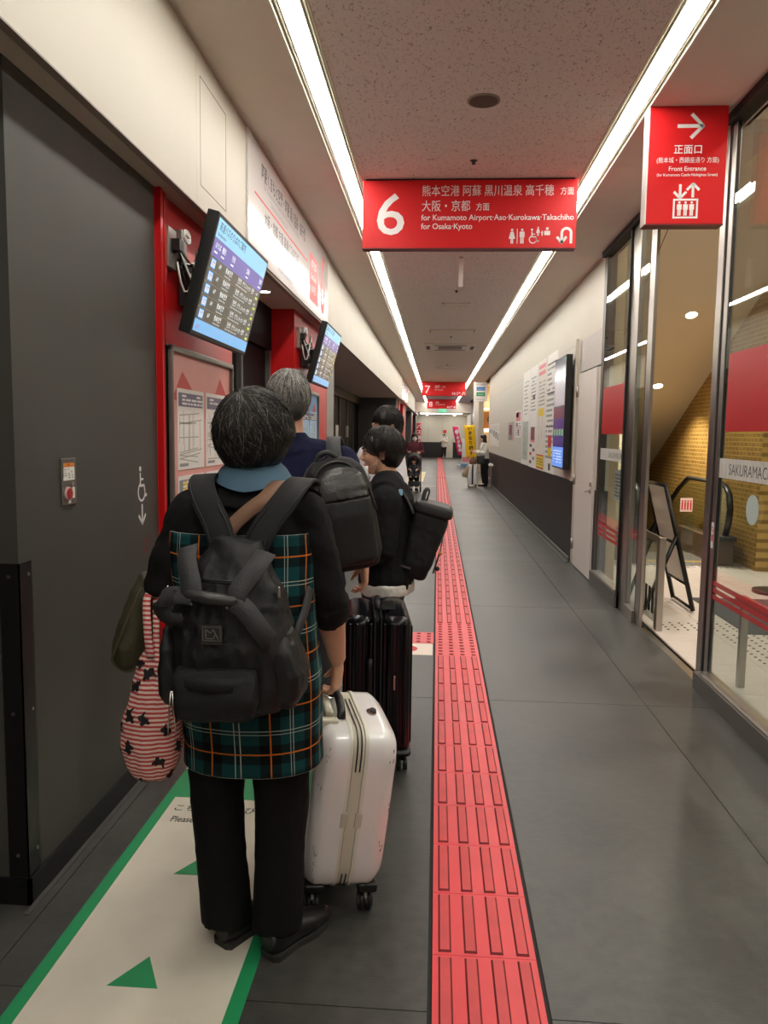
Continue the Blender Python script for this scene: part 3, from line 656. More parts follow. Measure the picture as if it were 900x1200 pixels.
# escalator going down behind the gold wall line
esc = thing('escalator','escalator leading down beside the gold lattice wall','escalator',(2.8,9.8,0))
RUB = mat('handrail_rubber',(16,16,17),.35); BROWN = mat('escalator_skirt',(74,56,34),.4)
MB().box(2.05,3.62,9.3,9.55,-.05,.006).box(2.35,3.4,9.55,10.3,-.05,.004).build('landing_plate', mat('landing_steel',(150,146,140),.35,.8), esc)
MB().box(2.3,3.45,9.56,9.60,.004,.008).build('yellow_comb_line', mat('comb_yellow',(214,170,40),.5), esc)
for x,nm in ((2.35,'left'),(3.40,'right')):
    s = lambda y: -.577*max(0,y-10.9)
    pts = [(x,9.36,.35),(x,9.28,.5),(x,9.25,.68),(x,9.3,.84),(x,9.42,.93),(x,9.6,.96)]+[(x,y,.96+s(y)) for y in (10.2,10.8,11.2,12,13,15)]
    MB().tube(pts,(.04),10,flat=.65).build('handrail', RUB, esc)
    g = [(9.36,.30),(9.30,.5),(9.28,.68),(9.33,.82),(9.44,.9),(9.6,.925),(10.8,.925),(15,.925+s(15)),(15,.3+s(15)),(10.9,.3)]
    MB().add([(x-.005,a,b) for a,b in g]+[(x+.005,a,b) for a,b in g],[tuple(range(10)),tuple(range(19,9,-1))]+[(i,(i+1)%10,10+(i+1)%10,10+i) for i in range(10)]).build('glass_balustrade', GLASS, esc)
    k = [(9.32,-.1),(9.32,.3),(10.9,.3),(15,.3+s(15)),(15,-.2+s(15)),(10.9,-.2)]
    MB().add([(x-.09,a,b) for a,b in k]+[(x+.09,a,b) for a,b in k],[tuple(range(6)),tuple(range(11,5,-1))]+[(i,(i+1)%6,6+(i+1)%6,6+i) for i in range(6)]).build('skirt', BROWN if nm=='left' else BROWN, esc)
    MB().box(x-.1,x+.1,9.24,9.42,.3,.36,bev=.02).build('newel_cap', BLACKPL, esc)
for i in range(14): 
    z = -.21*max(0,i-2); MB().box(2.46,3.3,10.3+.36*i,10.66+.36*i,z-.2,z).build('step', mat('escalator_step',(90,88,86),.4,.6), esc)
    MB().box(2.46,3.3,10.3+.36*i,10.32+.36*i,z,z+.003).build('step_line', MATS['comb_yellow'], esc)
pn = thing('safety_notice','white and pink safety notice stuck on the escalator glass','sign',(2.9,9.25,.6))
MB(facing(9.26)).slab(2.835,2.975,.64,.80,.003).build('sheet', mat('paper_pink',(240,214,206),.6), pn)
mb = MB(facing(9.256)); 
for i in range(4): mb.disk(2.857+.032*i,.765,.010,0,.0006,10); mb.slab(2.848+.032*i,2.866+.032*i,.66,.752,.0005)
mb.build('print', INKS['red'], pn)
MB().box(2.84,3.0,9.262,9.27,0,.6).build('support', GLASS, pn)
stp = thing('barrier_post','black post with a round base behind the near glass','post',(3.3,7.75,0))
MB().cyl((3.3,7.75,0),(3.3,7.75,.03),.19,24).build('base', BLACKPL, stp); MB().cyl((3.3,7.75,.03),(3.3,7.75,.95),.032,16).build('pole', BLACKPL, stp); MB().ell((3.3,7.75,.96),(.055,.055,.03)).build('cap', BLACKPL, stp)
mt = thing('entrance_mat','charcoal entrance mat on the pale lobby floor behind the near glass','floor mat',(3.0,6.7,0)); MB().box(2.4,3.55,6.05,7.4,0,.006,bev=.002).build('mat', mat('charcoal_mat',(62,62,64),.9,bump=.4,bscale=200), mt)
# folding sign stand
af = thing('sign_stand','black folding A-shaped sign stand with two pale panels in the passage','sign stand',(2.1,7.1,0))
def aframe():
    B = mat('black_frame',(24,22,21),.35,.4)
    TL, TR = Vector((1.945,7.32,1.09)), Vector((1.945,6.77,1.09)); BL, BR = Vector((2.22,7.32,.015)), Vector((2.225,6.77,.015))
    up = (TR-TL).normalized(); n = (BL-TL).cross(up).normalized()
    bar = lambda nm,p,q,w=.03: MB().tube([p,q],[(w/2*1.2,w/2*1.2)]*2,4,up=n[:]).build(nm,B,af)
    bar('side_rail',TL,BL,.034); bar('side_rail',TR,BR,.034)
    for k in (0,.47,.79,.985): bar('cross_rail',TL.lerp(BL,k),TR.lerp(BR,k),.03)
    for (a,b,nm) in ((.02,.45,'upper_panel'),(.49,.775,'lower_panel')):
        q = [TL.lerp(BL,a),TR.lerp(BR,a),TR.lerp(BR,b),TL.lerp(BL,b)]
        MB().add([p+n*.006 for p in q]+[p-n*.006 for p in q],[(0,1,2,3),(7,6,5,4),(0,4,5,1),(1,5,6,2),(2,6,7,3),(3,7,4,0)]).build(nm,mat('stand_panel',(206,196,186),.4),af)
    h1, h2 = TL.lerp(BL,.36), TR.lerp(BR,.40); f1, f2 = Vector((1.815,7.335,.015)), Vector((1.81,6.755,.015))
    bar('rear_leg',h1,f1,.032); bar('rear_leg',h2,f2,.032)
aframe()
# ============================================================ SIGNS, SCREENS, CEILING FITTINGS
def hang_sign(y, num, lines, label, full=True, x0=-.56, x1=1.02 if False else .935):
    t = thing('hanging_sign', label, 'sign', ((x0+x1)/2,y,2.81))
    MB().box(x0,x1,y,y+.09,2.805,CEIL-.012,bev=.003).build('board', SIGNRED, t)
    MB().box(x0+.02,x1-.02,y+.01,y+.08,CEIL-.012,CEIL).build('mount', BLACKPL, t)
    MB().box(x0,x1,y-.001,y+.091,2.80,2.806).build('edge_trim', mat('dark_red_edge',(110,14,18),.4), t)
    M = facing(y-.0005); MB(M).text(num,x0+.085,2.90,.40 if full else .36,align='LEFT',bold=.006,sx=1.12).build('number', WHITE_INK, t)
    for (s,x,z,sz,b,*w) in lines: MB(M).text(s,x,z,sz,bold=b,sx=w[0] if w else .86).build('lettering', WHITE_INK, t)
    mb = MB(M); z = 2.835
    p_man(mb,.492,z,.10,True); mb.slab(.526,.531,z,z+.10,.0006); p_man(mb,.562,z,.10)
    p_wheelchair(mb,.64,z,.10); p_man(mb,.672,z+.052,.06,True); p_man(mb,.70,z+.052,.035); mb.disk(.735,z+.10,.010,0,.0006,10); mb.slab(.715,.755,z+.056,z+.085,.0006)
    mb.stroke([(.90,z),(.90,z+.07)],.018,0,.0006); mb.ring(.868,z+.07,.032,.018,0,.0006,16,0,pi); mb.stroke([(.836,z+.07),(.836,z+.01)],.018,0,.0006)
    mb.stroke([(.803,z+.045),(.836,z+.005),(.869,z+.045)],.018,0,.0006)
    mb.build('pictograms', WHITE_INK, t); return t
X6 = -.145
hang_sign(5.68,'6',[('熊本空港 阿蘇 黒川温泉 高千穂',X6,3.165,.080,.003,.83),('方面',.815,3.168,.056,.002),('大阪・京都',X6,3.062,.080,.003),('方面',.235,3.064,.056,.006),
   ('for Kumamoto Airport·Aso·Kurokawa·Takachiho',X6,2.995,.0545,.010,.97),('for Osaka·Kyoto',X6,2.935,.0545,.010,.97)],'red hanging sign with a white 6, nearest sign over the hallway')
hang_sign(27.18,'7',[('福岡',-.12,3.08,.10,.01),('方面',.12,3.085,.07,.008),('for Fukuoka',-.12,2.99,.07,.008)],'red hanging sign with a white 7, second along the hallway',False)
hang_sign(40.81,'8',[('熊本',-.12,3.08,.10,.01),('for Kumamoto City',-.12,2.99,.07,.008)],'red hanging sign with a white 8, farthest of the three',False)
t = thing('entrance_sign','red sign with a white arrow and lift symbol at the front entrance','sign',(1.32,4.51,2.66))
MB().box(1.112,1.53,4.51,4.60,2.662,CEIL,bev=.003).build('board', SIGNRED, t); MB().box(1.108,1.114,4.505,4.6,2.66,CEIL).build('side_cap', WHITE, t); MB().box(1.11,1.53,4.508,4.6,2.655,2.663).build('edge_trim', MATS['dark_red_edge'], t)
mb = MB(facing(4.5095)); cx = 1.325
mb.text('正面口',cx,3.035,.052,align='CENTER',bold=.01); mb.text('(熊本城・西銀座通り 方面)',cx,2.986,.0325,align='CENTER',bold=.002,sx=.86); mb.text('Front Entrance',cx,2.942,.033,align='CENTER',bold=.010); mb.text('(for Kumamoto Castle·Nishiginza Street)',cx,2.914,.0212,align='CENTER',bold=.008,sx=.92)
mb.build('lettering', WHITE_INK, t)
mb = MB(facing(4.5095)); p_arrow(mb,cx+.005,3.175,.135,0,.019)
p_arrow(mb,cx-.032,2.835,.072,-pi/2,.014); p_arrow(mb,cx+.036,2.838,.072,pi/2,.014)
for s in (((cx-.062,2.696),(cx-.062,2.79)),((cx+.062,2.696),(cx+.062,2.79))): mb.stroke(s,.010,0,.0006)
mb.slab(cx-.067,cx+.067,2.691,2.701,.0006); mb.slab(cx-.067,cx+.067,2.785,2.795,.0006)
for i in (-1,0,1): p_man(mb,cx+i*.033,2.706,.075)
mb.build('pictograms', WHITE_INK, t)
# small double faced sign at the corner shop
t = thing('hanging_sign','white hanging sign with a blue and a green bar at the far corner','sign',(1.38,26,2.6))
MB().box(1.16,1.6,26,26.06,2.58,3.2).build('board', PAPER, t); MB().box(1.2,1.22,26.02,26.04,3.2,CEIL).box(1.54,1.56,26.02,26.04,3.2,CEIL).build('hanger', STEEL, t)
mb = MB(facing(25.999)); mb.use(mat('ink_sign_blue',(50,120,190),.5)).slab(1.25,1.53,2.93,3.05,.001); mb.use(mat('ink_sign_green',(50,150,100),.5)).slab(1.25,1.53,2.75,2.88,.001); mb.use(GREY_INK); mb.text('のりば案内',1.38,3.1,.06,align='CENTER'); mb.text('Information',1.38,2.63,.055,align='CENTER')
mb.use(WHITE_INK); mb.text('バスのりば',1.39,2.965,.05,.0015,align='CENTER'); mb.text('出入口',1.39,2.79,.06,.0015,align='CENTER'); mb.build('print', None, t)
t = thing('exit_sign','small green exit sign hanging at the end of the hallway','sign',(.24,44.2,2.8))
MB().box(.05,.45,44.2,44.28,2.72,2.92).build('box', mat('exit_green',(90,220,170),.4,emit=.8), t); MB().box(.24,.26,44.23,44.25,2.92,CEIL).build('hanger', STEEL, t); mb = MB(facing(44.199)); p_man(mb,.16,2.74,.15); p_arrow(mb,.33,2.82,.14,pi,.03); mb.build('pictograms', WHITE_INK, t)
# ceiling fittings
t = thing('ceiling_speaker','round brown speaker grille in the ceiling in front of the 6 sign','speaker',(.21,4.4,CEIL))
MB().disk(.21,4.4,.088,CEIL-.008,CEIL,32).build('rim', mat('speaker_rim',(150,138,128),.5), t); MB().disk(.21,4.4,.076,CEIL-.011,CEIL-.008,32).build('grille', mat('speaker_grille',(92,80,72),.7,bump=.8,bscale=260), t)
for (x,y,l) in ((.2,5.33,'tiny dark sprinkler head just before the 6 sign'),(.2,10.0,'small sprinkler head past the guide bar'),(.21,14.6,'small sprinkler head before the air conditioner'),(.22,20.5,'small sprinkler head well past the air conditioner')):
    o = thing('sprinkler',l,'sprinkler',(x,y,CEIL)); MB().cyl((x,y,CEIL-.025),(x,y,CEIL),.012,10).disk(x,y,.025,CEIL-.003,CEIL,14).build('head', DARKSTEEL, o)
t = thing('hanging_speaker_bar','narrow white vertical unit hanging from the ceiling behind the 6 sign','fitting',(.2,8.1,3.05))
MB().box(.18,.225,8.1,8.14,2.98,CEIL-.02,bev=.004).build('body', WHITE, t); MB().box(.185,.22,8.105,8.135,CEIL-.02,CEIL).build('bracket', STEEL, t)
def grille(x,y,w,d,n,label,name='ceiling_vent'):
    o = thing(name,label,'vent',(x,y,CEIL)); fr = MB()
    fr.box(x-w,x+w,y-d,y-d+.03,CEIL-.012,CEIL).box(x-w,x+w,y+d-.03,y+d,CEIL-.012,CEIL).box(x-w,x-w+.03,y-d,y+d,CEIL-.012,CEIL).box(x+w-.03,x+w,y-d,y+d,CEIL-.012,CEIL); fr.build('frame', SOFFIT, o)
    MB().box(x-w+.03,x+w-.03,y-d+.03,y+d-.03,CEIL-.002,CEIL).build('duct_dark', BLACKPL, o)
    for i in range(n):
        yy = y-d+.05+(2*d-.1)*i/max(1,n-1); MB().add([(x-w+.03,yy-.012,CEIL-.004),(x+w-.03,yy-.012,CEIL-.004),(x+w-.03,yy+.006,CEIL-.014),(x-w+.03,yy+.006,CEIL-.014)],[(0,1,2,3)]).build('slat', SOFFIT, o)
grille(.22,11.06,.19,.16,6,'small slatted vent behind the hanging white unit'); grille(.22,21.4,.3,.16,5,'slatted vent beyond the air conditioner')
t = thing('ceiling_hatch','flat cream access panel in the ceiling before the air conditioner','hatch',(.22,13.85,CEIL)); MB().box(-.15,.59,13.65,14.05,CEIL-.008,CEIL,bev=.003).build('panel', SOFFIT, t); MB().box(-.17,.61,13.63,14.07,CEIL-.003,CEIL).build('frame', MATS['speaker_rim'], t)
t = thing('air_conditioner','white four-way cassette air conditioner in the ceiling','air conditioner',(.22,16.2,CEIL))
MB().box(-.3,.74,15.75,16.75,CEIL-.03,CEIL,bev=.01).build('panel', WHITE, t); MB().box(-.02,.46,16.0,16.5,CEIL-.036,CEIL-.03).build('intake', DARKSTEEL, t)
for (a,b,c,d) in ((-.1,.54,15.8,15.87),(-.1,.54,16.63,16.7),(-.26,-.19,15.95,16.55),(.63,.70,15.95,16.55)): MB().box(a,b,c,d,CEIL-.034,CEIL-.03).build('outlet', mat('outlet_dark',(60,58,56),.6), t)

# ---------------- left: sign sheet over the gate, departure screens, notice boards, switch
GLOSSW = mat('glossy_white_sheet',(238,236,234),.12,coat=.6)
def gate_sheet(y0,y1,num,label,detail=True):
    t = thing('gate_sign',label,'sign',(XF,(y0+y1)/2,SOF)); MB(leftwall(XF)).box(y0+.004,y1-.004,SOF+.012,CEIL-.015,.001,.012).build('sheet', GLOSSW, t)
    M = leftwall(XF+.0122); k = (y1-y0)/3.34; Y = lambda y: y0+(y-4.68)*k
    mb = MB(M); mb.use(INKS['dark'])
    mb.text('阿蘇くまもと空港・阿蘇 黒川温泉・高千穂',Y(5.03),3.09,.112,bold=.014,sx=.76*k); mb.text('大阪・京都 方面 高速バスのりば',Y(5.12),2.835,.092,bold=.010,sx=.92*k)
    mb.use(GREY_INK); mb.text('for Kumamoto Airport, Aso, Kurokawa Hot Spring',Y(5.1),3.04,.055,sx=1.1*k); mb.text('Takachiho, Kurokawa, Aso',Y(5.3),2.985,.05,sx=1.1*k); mb.text('for Osaka, Kyoto Express Bus',Y(5.3),2.775,.055,sx=1.3*k); mb.text('空港リムジンバス',Y(5.5),2.68,.075,sx=k); mb.text('Airport Limousine Bus',Y(5.55),2.625,.05,sx=1.2*k)
    mb.use(INKS['red']).slab(Y(4.85),Y(6.78),2.945,2.957,.0005); mb.use(mat('ink_ochre',(196,180,120),.6)).slab(Y(4.85),Y(6.0),2.738,2.745,.0005)
    mb.use(SIGNRED).slab(Y(6.9),Y(7.40),2.66,3.06,.0005); mb.text(num,Y(7.50),2.66,.78,bold=.016,sx=.90*k)
    mb.use(WHITE_INK); mb.text('のりば',Y(7.0),2.95,.09,.001,sx=k); mb.text('Bus Stop',Y(6.98),2.85,.075,.001,sx=k); mb.text('승차장',Y(7.0),2.74,.08,.001,sx=k)
    mb.build('lettering', None, t)
gate_sheet(4.68,8.02,'6','glossy white gate sign with a red 6 on the left fascia above the screens')
gate_sheet(25.0,29.4,'7','far white gate sign on the left fascia level with the 7 sign'); gate_sheet(38.4,43.2,'8','farthest white gate sign on the left fascia')
def departures(y0, label):
    w, a = 1.0, radians(15); t = thing('departure_screen',label,'screen',(-1.1,y0+w/2,1.93))
    M = plane((-1.11,y0,1.93),(0,1,0),(sin(a),0,cos(a))); H = .545
    MB(M).box(0,w,0,H,-.055,0,bev=.006).build('casing', BLACKPL, t)
    mb = MB(M); e = .0006; b = .02
    mb.use(glow('rowgrey',(86,84,74),.55)).quad(b,w-b,b,H-b,e); mb.use(glow('header',(136,196,228),.9)).quad(b,w-b,H-.105,H-b,2*e); mb.use(glow('violet',(104,96,170),.8)).quad(b,w-b,H-.185,H-.105,2*e)
    mb.use(glow('footer',(120,176,226),.9)).quad(b,w-b,b,.075,2*e)
    rh = (H-.185-.075)/5
    mb.use(glow('rule',(150,140,110),.5)); [mb.quad(b,w-b,.075+rh*i-.001,.075+rh*i+.001,2*e) for i in range(1,5)]
    for i in range(5):
        z = .075+rh*i
        mb.use(glow('boxblue',(110,176,240),.9)).quad(.05,.115,z+.008,z+rh-.008,2*e); mb.use(glow('white',(222,228,228),.85)); mb.quad(.056,.109,z+.014,z+rh-.014,3*e)
        mb.text('AP',.17,z+.024,.03,3*e); mb.text('熊本空港',.28,z+.027,.030,3*e,bold=.01); mb.text('Kumamoto Airport',.28,z+.009,.014,3*e); mb.text('〔空港〕グランメッセ・空港',.49,z+.026,.031,3*e,bold=.01,sx=.9); mb.text('Grand messe Kumamoto Airport',.49,z+.009,.014,3*e,sx=1.2); mb.text('6:40',.90,z+.03,.022,3*e)
        mb.use(glow('lime',(196,206,96),.8)).quad(.90,.95,z+.008,z+.022,3*e); mb.use(glow('inkblue',(30,80,170),.6)); mb.text('空港',.06,z+.022,.022,4*e,bold=.01)
    mb.use(glow('inkdark',(40,56,70),.4)); mb.text('高速バスのりばのご案内',.05,H-.065,.042,3*e); mb.text('Bus Information',.05,H-.092,.02,3*e); mb.use(MATS['screen_white'])
    for (s,x) in (('のりば',.05),('種別',.16),('行先',.33),('経由',.62),('発車',.9)): mb.text(s,x,H-.145,.03,3*e,bold=.01); mb.quad(x,x+.05,H-.168,H-.160,3*e)
    mb.use(glow('inkred',(190,60,60),.5)); mb.text('20:12',.05,.035,.024,3*e)
    mb.build('display', None, t)
    mb = MB(); mb.box(-1.255,-1.2,y0+.3,y0+.7,2.1,2.3).box(-1.2,-1.12,y0+.42,y0+.46,2.14,2.26).box(-1.2,-1.12,y0+.55,y0+.59,2.14,2.26); mb.build('wall_bracket', BLACKPL, t)
departures(3.47,'tilted departure screen on the first red pillar above the pink board'); departures(6.86,'tilted departure screen on the second red pillar reflecting the lights')
def sockets(y0, label):
    t = thing('socket_box',label,'socket',(XL,y0,2.3))
    MB(leftwall(XL)).box(y0-.06,y0+.05,2.24,2.42,0,.03,bev=.003).build('plate', mat('socket_steel',(150,144,136),.4,.6), t); MB(leftwall(XL)).box(y0+.09,y0+.17,2.3,2.44,0,.04,bev=.003).build('plate', MATS['socket_steel'], t)
    r = random.Random(5)
    for i in range(9):
        a = Vector((XL+.035,y0+.02+r.random()*.1,2.36-r.random()*.1)); b = Vector((-1.17,y0+.13+r.random()*.1,2.15+r.random()*.25)); m1 = (a+b)/2+Vector((r.random()*.06,-.04+r.random()*.1,-.05-r.random()*.28))
        pts = [a.lerp(m1,k/5).lerp(m1.lerp(b,k/5),k/5) for k in range(6)]
        MB().tube(pts,.005,6).build('cable', WHITE if i%3==0 else BLACKPL, t)
    mb = MB(); [mb.tube([(-1.2+.0*k,y0+.11+.05*cos(k*pi/6),2.40+.02*sin(k*pi/6)+.006*j) for k in range(13)],.004,6) for j in range(4)]; mb.build('cable_coil', WHITE, t)
    MB().box(XL+.03,XL+.07,y0-.03,y0+.03,2.32,2.37).build('plug', BLACKPL, t)
sockets(3.62,'steel socket boxes with tangled cables behind the nearest screen'); sockets(7.0,'socket box with black cables behind the second departure screen')
def board(y0,label,palette):
    y1 = y0+1.08; z0, z1 = .55, 1.89; t = thing('notice_board',label,'notice board',(XL,y0+.54,z0)); M = leftwall(XL)
    MB(M).box(y0,y1,z0,z1,.0005,.03).build('backing', mat('board_'+palette[0],palette[1],.5,var=.05,vscale=4), t)
    fr = MB(M); w = .03; fr.box(y0,y1,z1-w,z1,.0005,.05,bev=.006).box(y0,y1,z0,z0+w,.0005,.05,bev=.006).box(y0,y0+w*.8,z0,z1,.0005,.05,bev=.006).box(y1-w*.8,y1,z0,z1,.0005,.05,bev=.006); fr.build('frame', mat('board_frame',(126,120,112),.35,.6), t)
    MB(M).box(y0-.05,y0-.001,z0,z1,.0005,.025).build('side_edge', BLACKPL, t)
    r = random.Random(int(y0*10)); mb = MB(M).use(mat('board_art',(206,84,80),.6))
    mb.prism([(y0+.04,z1-.25),(y0+.2,z1-.11),(y0+.33,z1-.18),(y0+.42,z1-.24)][::-1],.0305,.0311); mb.build('artwork',None,t); mb = MB(M).use(MATS['board_art']); mb.prism([(y0+.7,z1-.24),(y0+.85,z1-.10),(y0+1.02,z1-.22)][::-1],.0305,.0311); mb.build('artwork',None,t)
    for i in range(3):
        for j in range(2):
            a = y0+.11+j*.46; b = a+.42; zt = z1-.19-i*.42; zb = zt-.39; s = MB(M).box(a,b,zb,zt,.031,.0325).build('map_sheet', PAPER if palette[0]=='pink' else mat('sheet_blue',(170,205,235),.5), t)
            mb = MB(M).use(mat('ink_violet_grey',(120,116,140),.6) if i==0 else INKS['grey']).slab(a+.02,b-.02,zt-.085,zt-.02,.0004,.0326)
            mb.use(WHITE_INK); fake_lines(mb,a+.07,b-.03,zt-.08,zt-.025,3,r,.6,.0334); mb.use(INKS['yellow']); 
            if i: mb.slab(a+.09,a+.13,zt-.05,zt-.03,.0003,.0336); mb.slab(a+.09,a+.13,zt-.078,zt-.058,.0003,.0336)
            mb.use(mat('ink_map',(176,174,160),.6))
            for k in range(9):
                u = a+.03+r.random()*(b-a-.06)
                mb.stroke([(u,zt-.1-r.random()*.06),(u+r.uniform(-.02,.02),zb+.03+r.random()*.1)],.004,.0327,.0331); v = zb+.03+r.random()*(zt-zb-.15); mb.stroke([(a+.03,v),(b-.03-r.random()*.1,v+r.uniform(-.03,.03))],.005,.0327,.0331)
            mb.use(INKS['grey']); mb.slab(a+.03,a+.16,zb+.015,zb+.03,.0003,.0328); mb.build('print',None,s)
board(3.53,'framed pink notice board of white route maps under the nearest screen',('pink',(226,160,150))); board(6.92,'framed blue map board under the second screen',('blue',(120,170,215)))
t = thing('switch_plate','steel emergency switch plate with red button and orange label','switch',(XL,2.59,1.24)); M = leftwall(XL)
MB(M).box(2.54,2.645,1.24,1.40,.0005,.006,bev=.002).build('plate', mat('plate_grey',(120,114,108),.4,.6), t)
mb = MB(M).use(PAPER).slab(2.552,2.63,1.325,1.37,.0005,.006); mb.slab(2.612,2.63,1.262,1.30,.0005,.006); mb.slab(2.58,2.60,1.246,1.256,.0005,.006); mb.slab(2.548,2.575,1.325,1.336,.0005,.0066); mb.use(mat('ink_orange',(232,136,40),.5)).slab(2.552,2.63,1.37,1.384,.0005,.006); mb.use(GREY_INK); fake_lines(mb,2.556,2.626,1.33,1.366,5,rnd,.4,.0068); mb.use(INKS['dark']); mb.text('非常',2.575,1.373,.011,.0068); mb.build('label_print',None,t)
MB(M).disk(2.577,1.28,.0185,.006,.016,20).build('button', mat('button_red',(170,30,34),.3), t); MB(M).ring(2.577,1.28,.021,.005,.006,.013).build('button_collar', mat('button_collar',(200,170,165),.4), t); MB(M).disk(2.612,1.312,.008,.006,.01,14).build('keyhole', STEEL, t)
t = thing('wheelchair_sign','white wheelchair symbol with a down arrow on the charcoal wall','sign',(XL,3.26,1.1)); mb = MB(leftwall(XL+.0004)); p_wheelchair(mb,3.263,1.195,.15); mb.build('wheelchair_pictogram', WHITE_INK, t); mb = MB(leftwall(XL+.0004)); p_arrow(mb,3.263,1.14,.085,-pi/2,.013); mb.build('arrow_pictogram', WHITE_INK, t)
t = thing('red_wall_mark','faint dark red round mark on the charcoal wall under the wheelchair symbol','sign',(XL,3.28,.98)); MB(leftwall(XL+.0004)).ring(3.30,1.0,.028,.012,0,.0005).build('ring', mat('dull_red',(110,44,42),.6), t)
# floor mats
GREEN = mat('mat_green',(30,142,88),.5,var=.05,vscale=4); MATW = mat('mat_cream',(214,206,190),.55,var=.06,vscale=5)
t = thing('queue_mat','cream queue mat with green border and triangles under the nearest woman','floor mat',(-.79,2.0,0)); e = .0012
mb = MB().slab(-1.085,-.475,-1.2,3.27,e); mb.build('border', GREEN, t); MB().slab(-1.043,-.517,-1.16,3.01,.0006,e).build('field', MATW, t)
for (y) in (1.92,2.46,.8): MB().prism([(-.863,y),(-.722,y),(-.79,y+.125)],.0019,.0025).build('triangle', GREEN, t)
mb = MB(onfloor(.0019)); mb.text('こちらにお並びください',-1.02,2.90,.056,bold=.008,sx=.85); mb.text('Please form Line',-1.0,2.81,.062,bold=.01,sx=.60); mb.build('lettering', BLACK_INK, t)
t = thing('queue_mat','white lettered floor mat just beyond the green mat end','floor mat',(-.79,3.5,0)); MB().slab(-1.085,-.475,3.28,4.1,e).build('field', MATW, t); mb = MB(onfloor(e+.0002)); mb.text('6番のりば',-1.0,3.42,.10,bold=.01); mb.text('Bus Stop',-.96,3.31,.08,bold=.01); mb.build('lettering', BLACK_INK, t)
t = thing('floor_sticker','white floor sticker with a red ring beside the tactile path','floor sticker',(-.3,5.35,0)); MB().slab(-.62,-.002,5.20,5.495,e).build('sheet', mat('sticker_cream',(228,214,200),.5), t); MB(onfloor(e)).ring(-.21,5.35,.085,.035,0,.0006,28,ry=.9).build('print', INKS['red'], t)
t = thing('floor_sticker','pale yellow floor patch far along the left of the path','floor sticker',(-.65,27,0)); MB().slab(-1.0,-.42,24.5,31,e).build('sheet', mat('sticker_yellow',(206,200,150),.5), t)
for y in (22.4,31.6): t = thing('floor_line','pale line across the floor %s the yellow patch' % ('before' if y<25 else 'after'),'floor line',(-.6,y,0)); MB().slab(-1.2,-.01,y,y+.12,e).build('tape', mat('tape_pale',(180,178,170),.5), t)
# ============================================================ PEOPLE
WORK = bpy.data.scenes.new('work')
def fuse(mb, name, m, parent, voxel=.008, smooth=3, wr=0., wscale=(9,9,4), fine=0., label=None):
    """union the collected volumes into one continuous skin, relax it, and crease it"""
    me = mb.mesh('tmp'); ob = bpy.data.objects.new('tmp', me); WORK.collection.objects.link(ob)
    r = ob.modifiers.new('r','REMESH'); r.mode = 'VOXEL'; r.voxel_size = voxel; r.use_smooth_shade = True
    if smooth: s = ob.modifiers.new('s','SMOOTH'); s.iterations = smooth; s.factor = .5
    dg = depsgraph_of(WORK)
    out = bpy.data.meshes.new_from_object(ob.evaluated_get(dg)); bpy.data.objects.remove(ob); bpy.data.meshes.remove(me)
    if wr or fine:
        n = len(out.vertices); co = [0.]*n*3; no = [0.]*n*3; out.vertices.foreach_get('co',co); out.vertices.foreach_get('normal',no)
        for i in range(0,3*n,3):
            q = Vector((co[i]*wscale[0],co[i+1]*wscale[1],co[i+2]*wscale[2]))
            d = wr*noise.noise(q+Vector((3.1,1.7,.3)))+wr*.6*(1-abs(noise.noise(q*2.1))*2.2)*.6
            if fine: d += fine*noise.noise(q*5)
            for a in (0,1,2): co[i+a] += no[i+a]*d
        out.vertices.foreach_set('co',co)
    out.materials.clear(); out.materials.append(m)
    out.transform(Matrix.Translation(-org(parent))); out.polygons.foreach_set('use_smooth',[True]*len(out.polygons)); out.update()
    o = bpy.data.objects.new(name, out); COL.objects.link(o); o.parent = parent
    if label: o['label'] = label
    return o
SKIN = mat('skin_warm', (214,164,134), .5, sub=.08, var=.05, vscale=30); SKIN2 = mat('skin_pale', (226,180,154), .5, sub=.08, var=.04, vscale=30)
def hand(mb, w, d, p, curl=.5, side=1, s=1., spread=1., thumb=.5):
    """palm, four bent fingers and a thumb. w wrist, d finger direction, p palm-facing direction"""
    w, d = Vector(w), Vector(d).normalized(); p = Vector(p); p = (p-d*p.dot(d)).normalized(); t = d.cross(p)*side
    at = lambda a,b,c: w+(t*a+d*b+p*c)*s
    mb.tube([at(0,-.02,0),at(0,.0,0),at(.002,.03,0),at(.003,.06,.003),at(.002,.088,.004),at(0,.098,.004)],[(.025*s,.019*s),(.027*s,.019*s),(.036*s,.018*s),(.042*s,.0165*s),(.041*s,.014*s),(.034*s,.010*s)],12,up=p[:])
    for i,(o,l) in enumerate(((.031,.070),(.0105,.079),(-.0105,.073),(-.030,.058))):
        b = at(o*spread*1.02,.088-.006*abs(i-1.2),.003); a = curl*(.8+.12*i); dd = d+t*(o*1.2*(spread-.8)); pts = [b-dd*.015*s,b]; ang = a*.55; cur = b
        for k,f in enumerate((.46,.30,.24)):
            v = (dd*cos(ang)+p*sin(ang)).normalized(); cur = cur+v*l*f*s; pts.append(cur); ang += a*(.85,.6,.4)[k]
        mb.tube(pts,[.0098*s,.0096*s,.0088*s,.008*s,.0062*s],8); mb.ell(pts[-1],.0064*s,8)
    b = at(.026,.018,.006); v1 = (t*.75+d*.65+p*.35).normalized(); v2 = (t*(.35-.5*thumb)+d*.75+p*(.2+.7*thumb)).normalized(); m1 = b+v1*.036*s; m2 = m1+v2*.032*s; m3 = m2+v2*.024*s
    mb.tube([b-v1*.012*s,b,m1,m2,m3],[.015*s,.0155*s,.0118*s,.0105*s,.0075*s],8); mb.ell(m3,.0078*s,8)
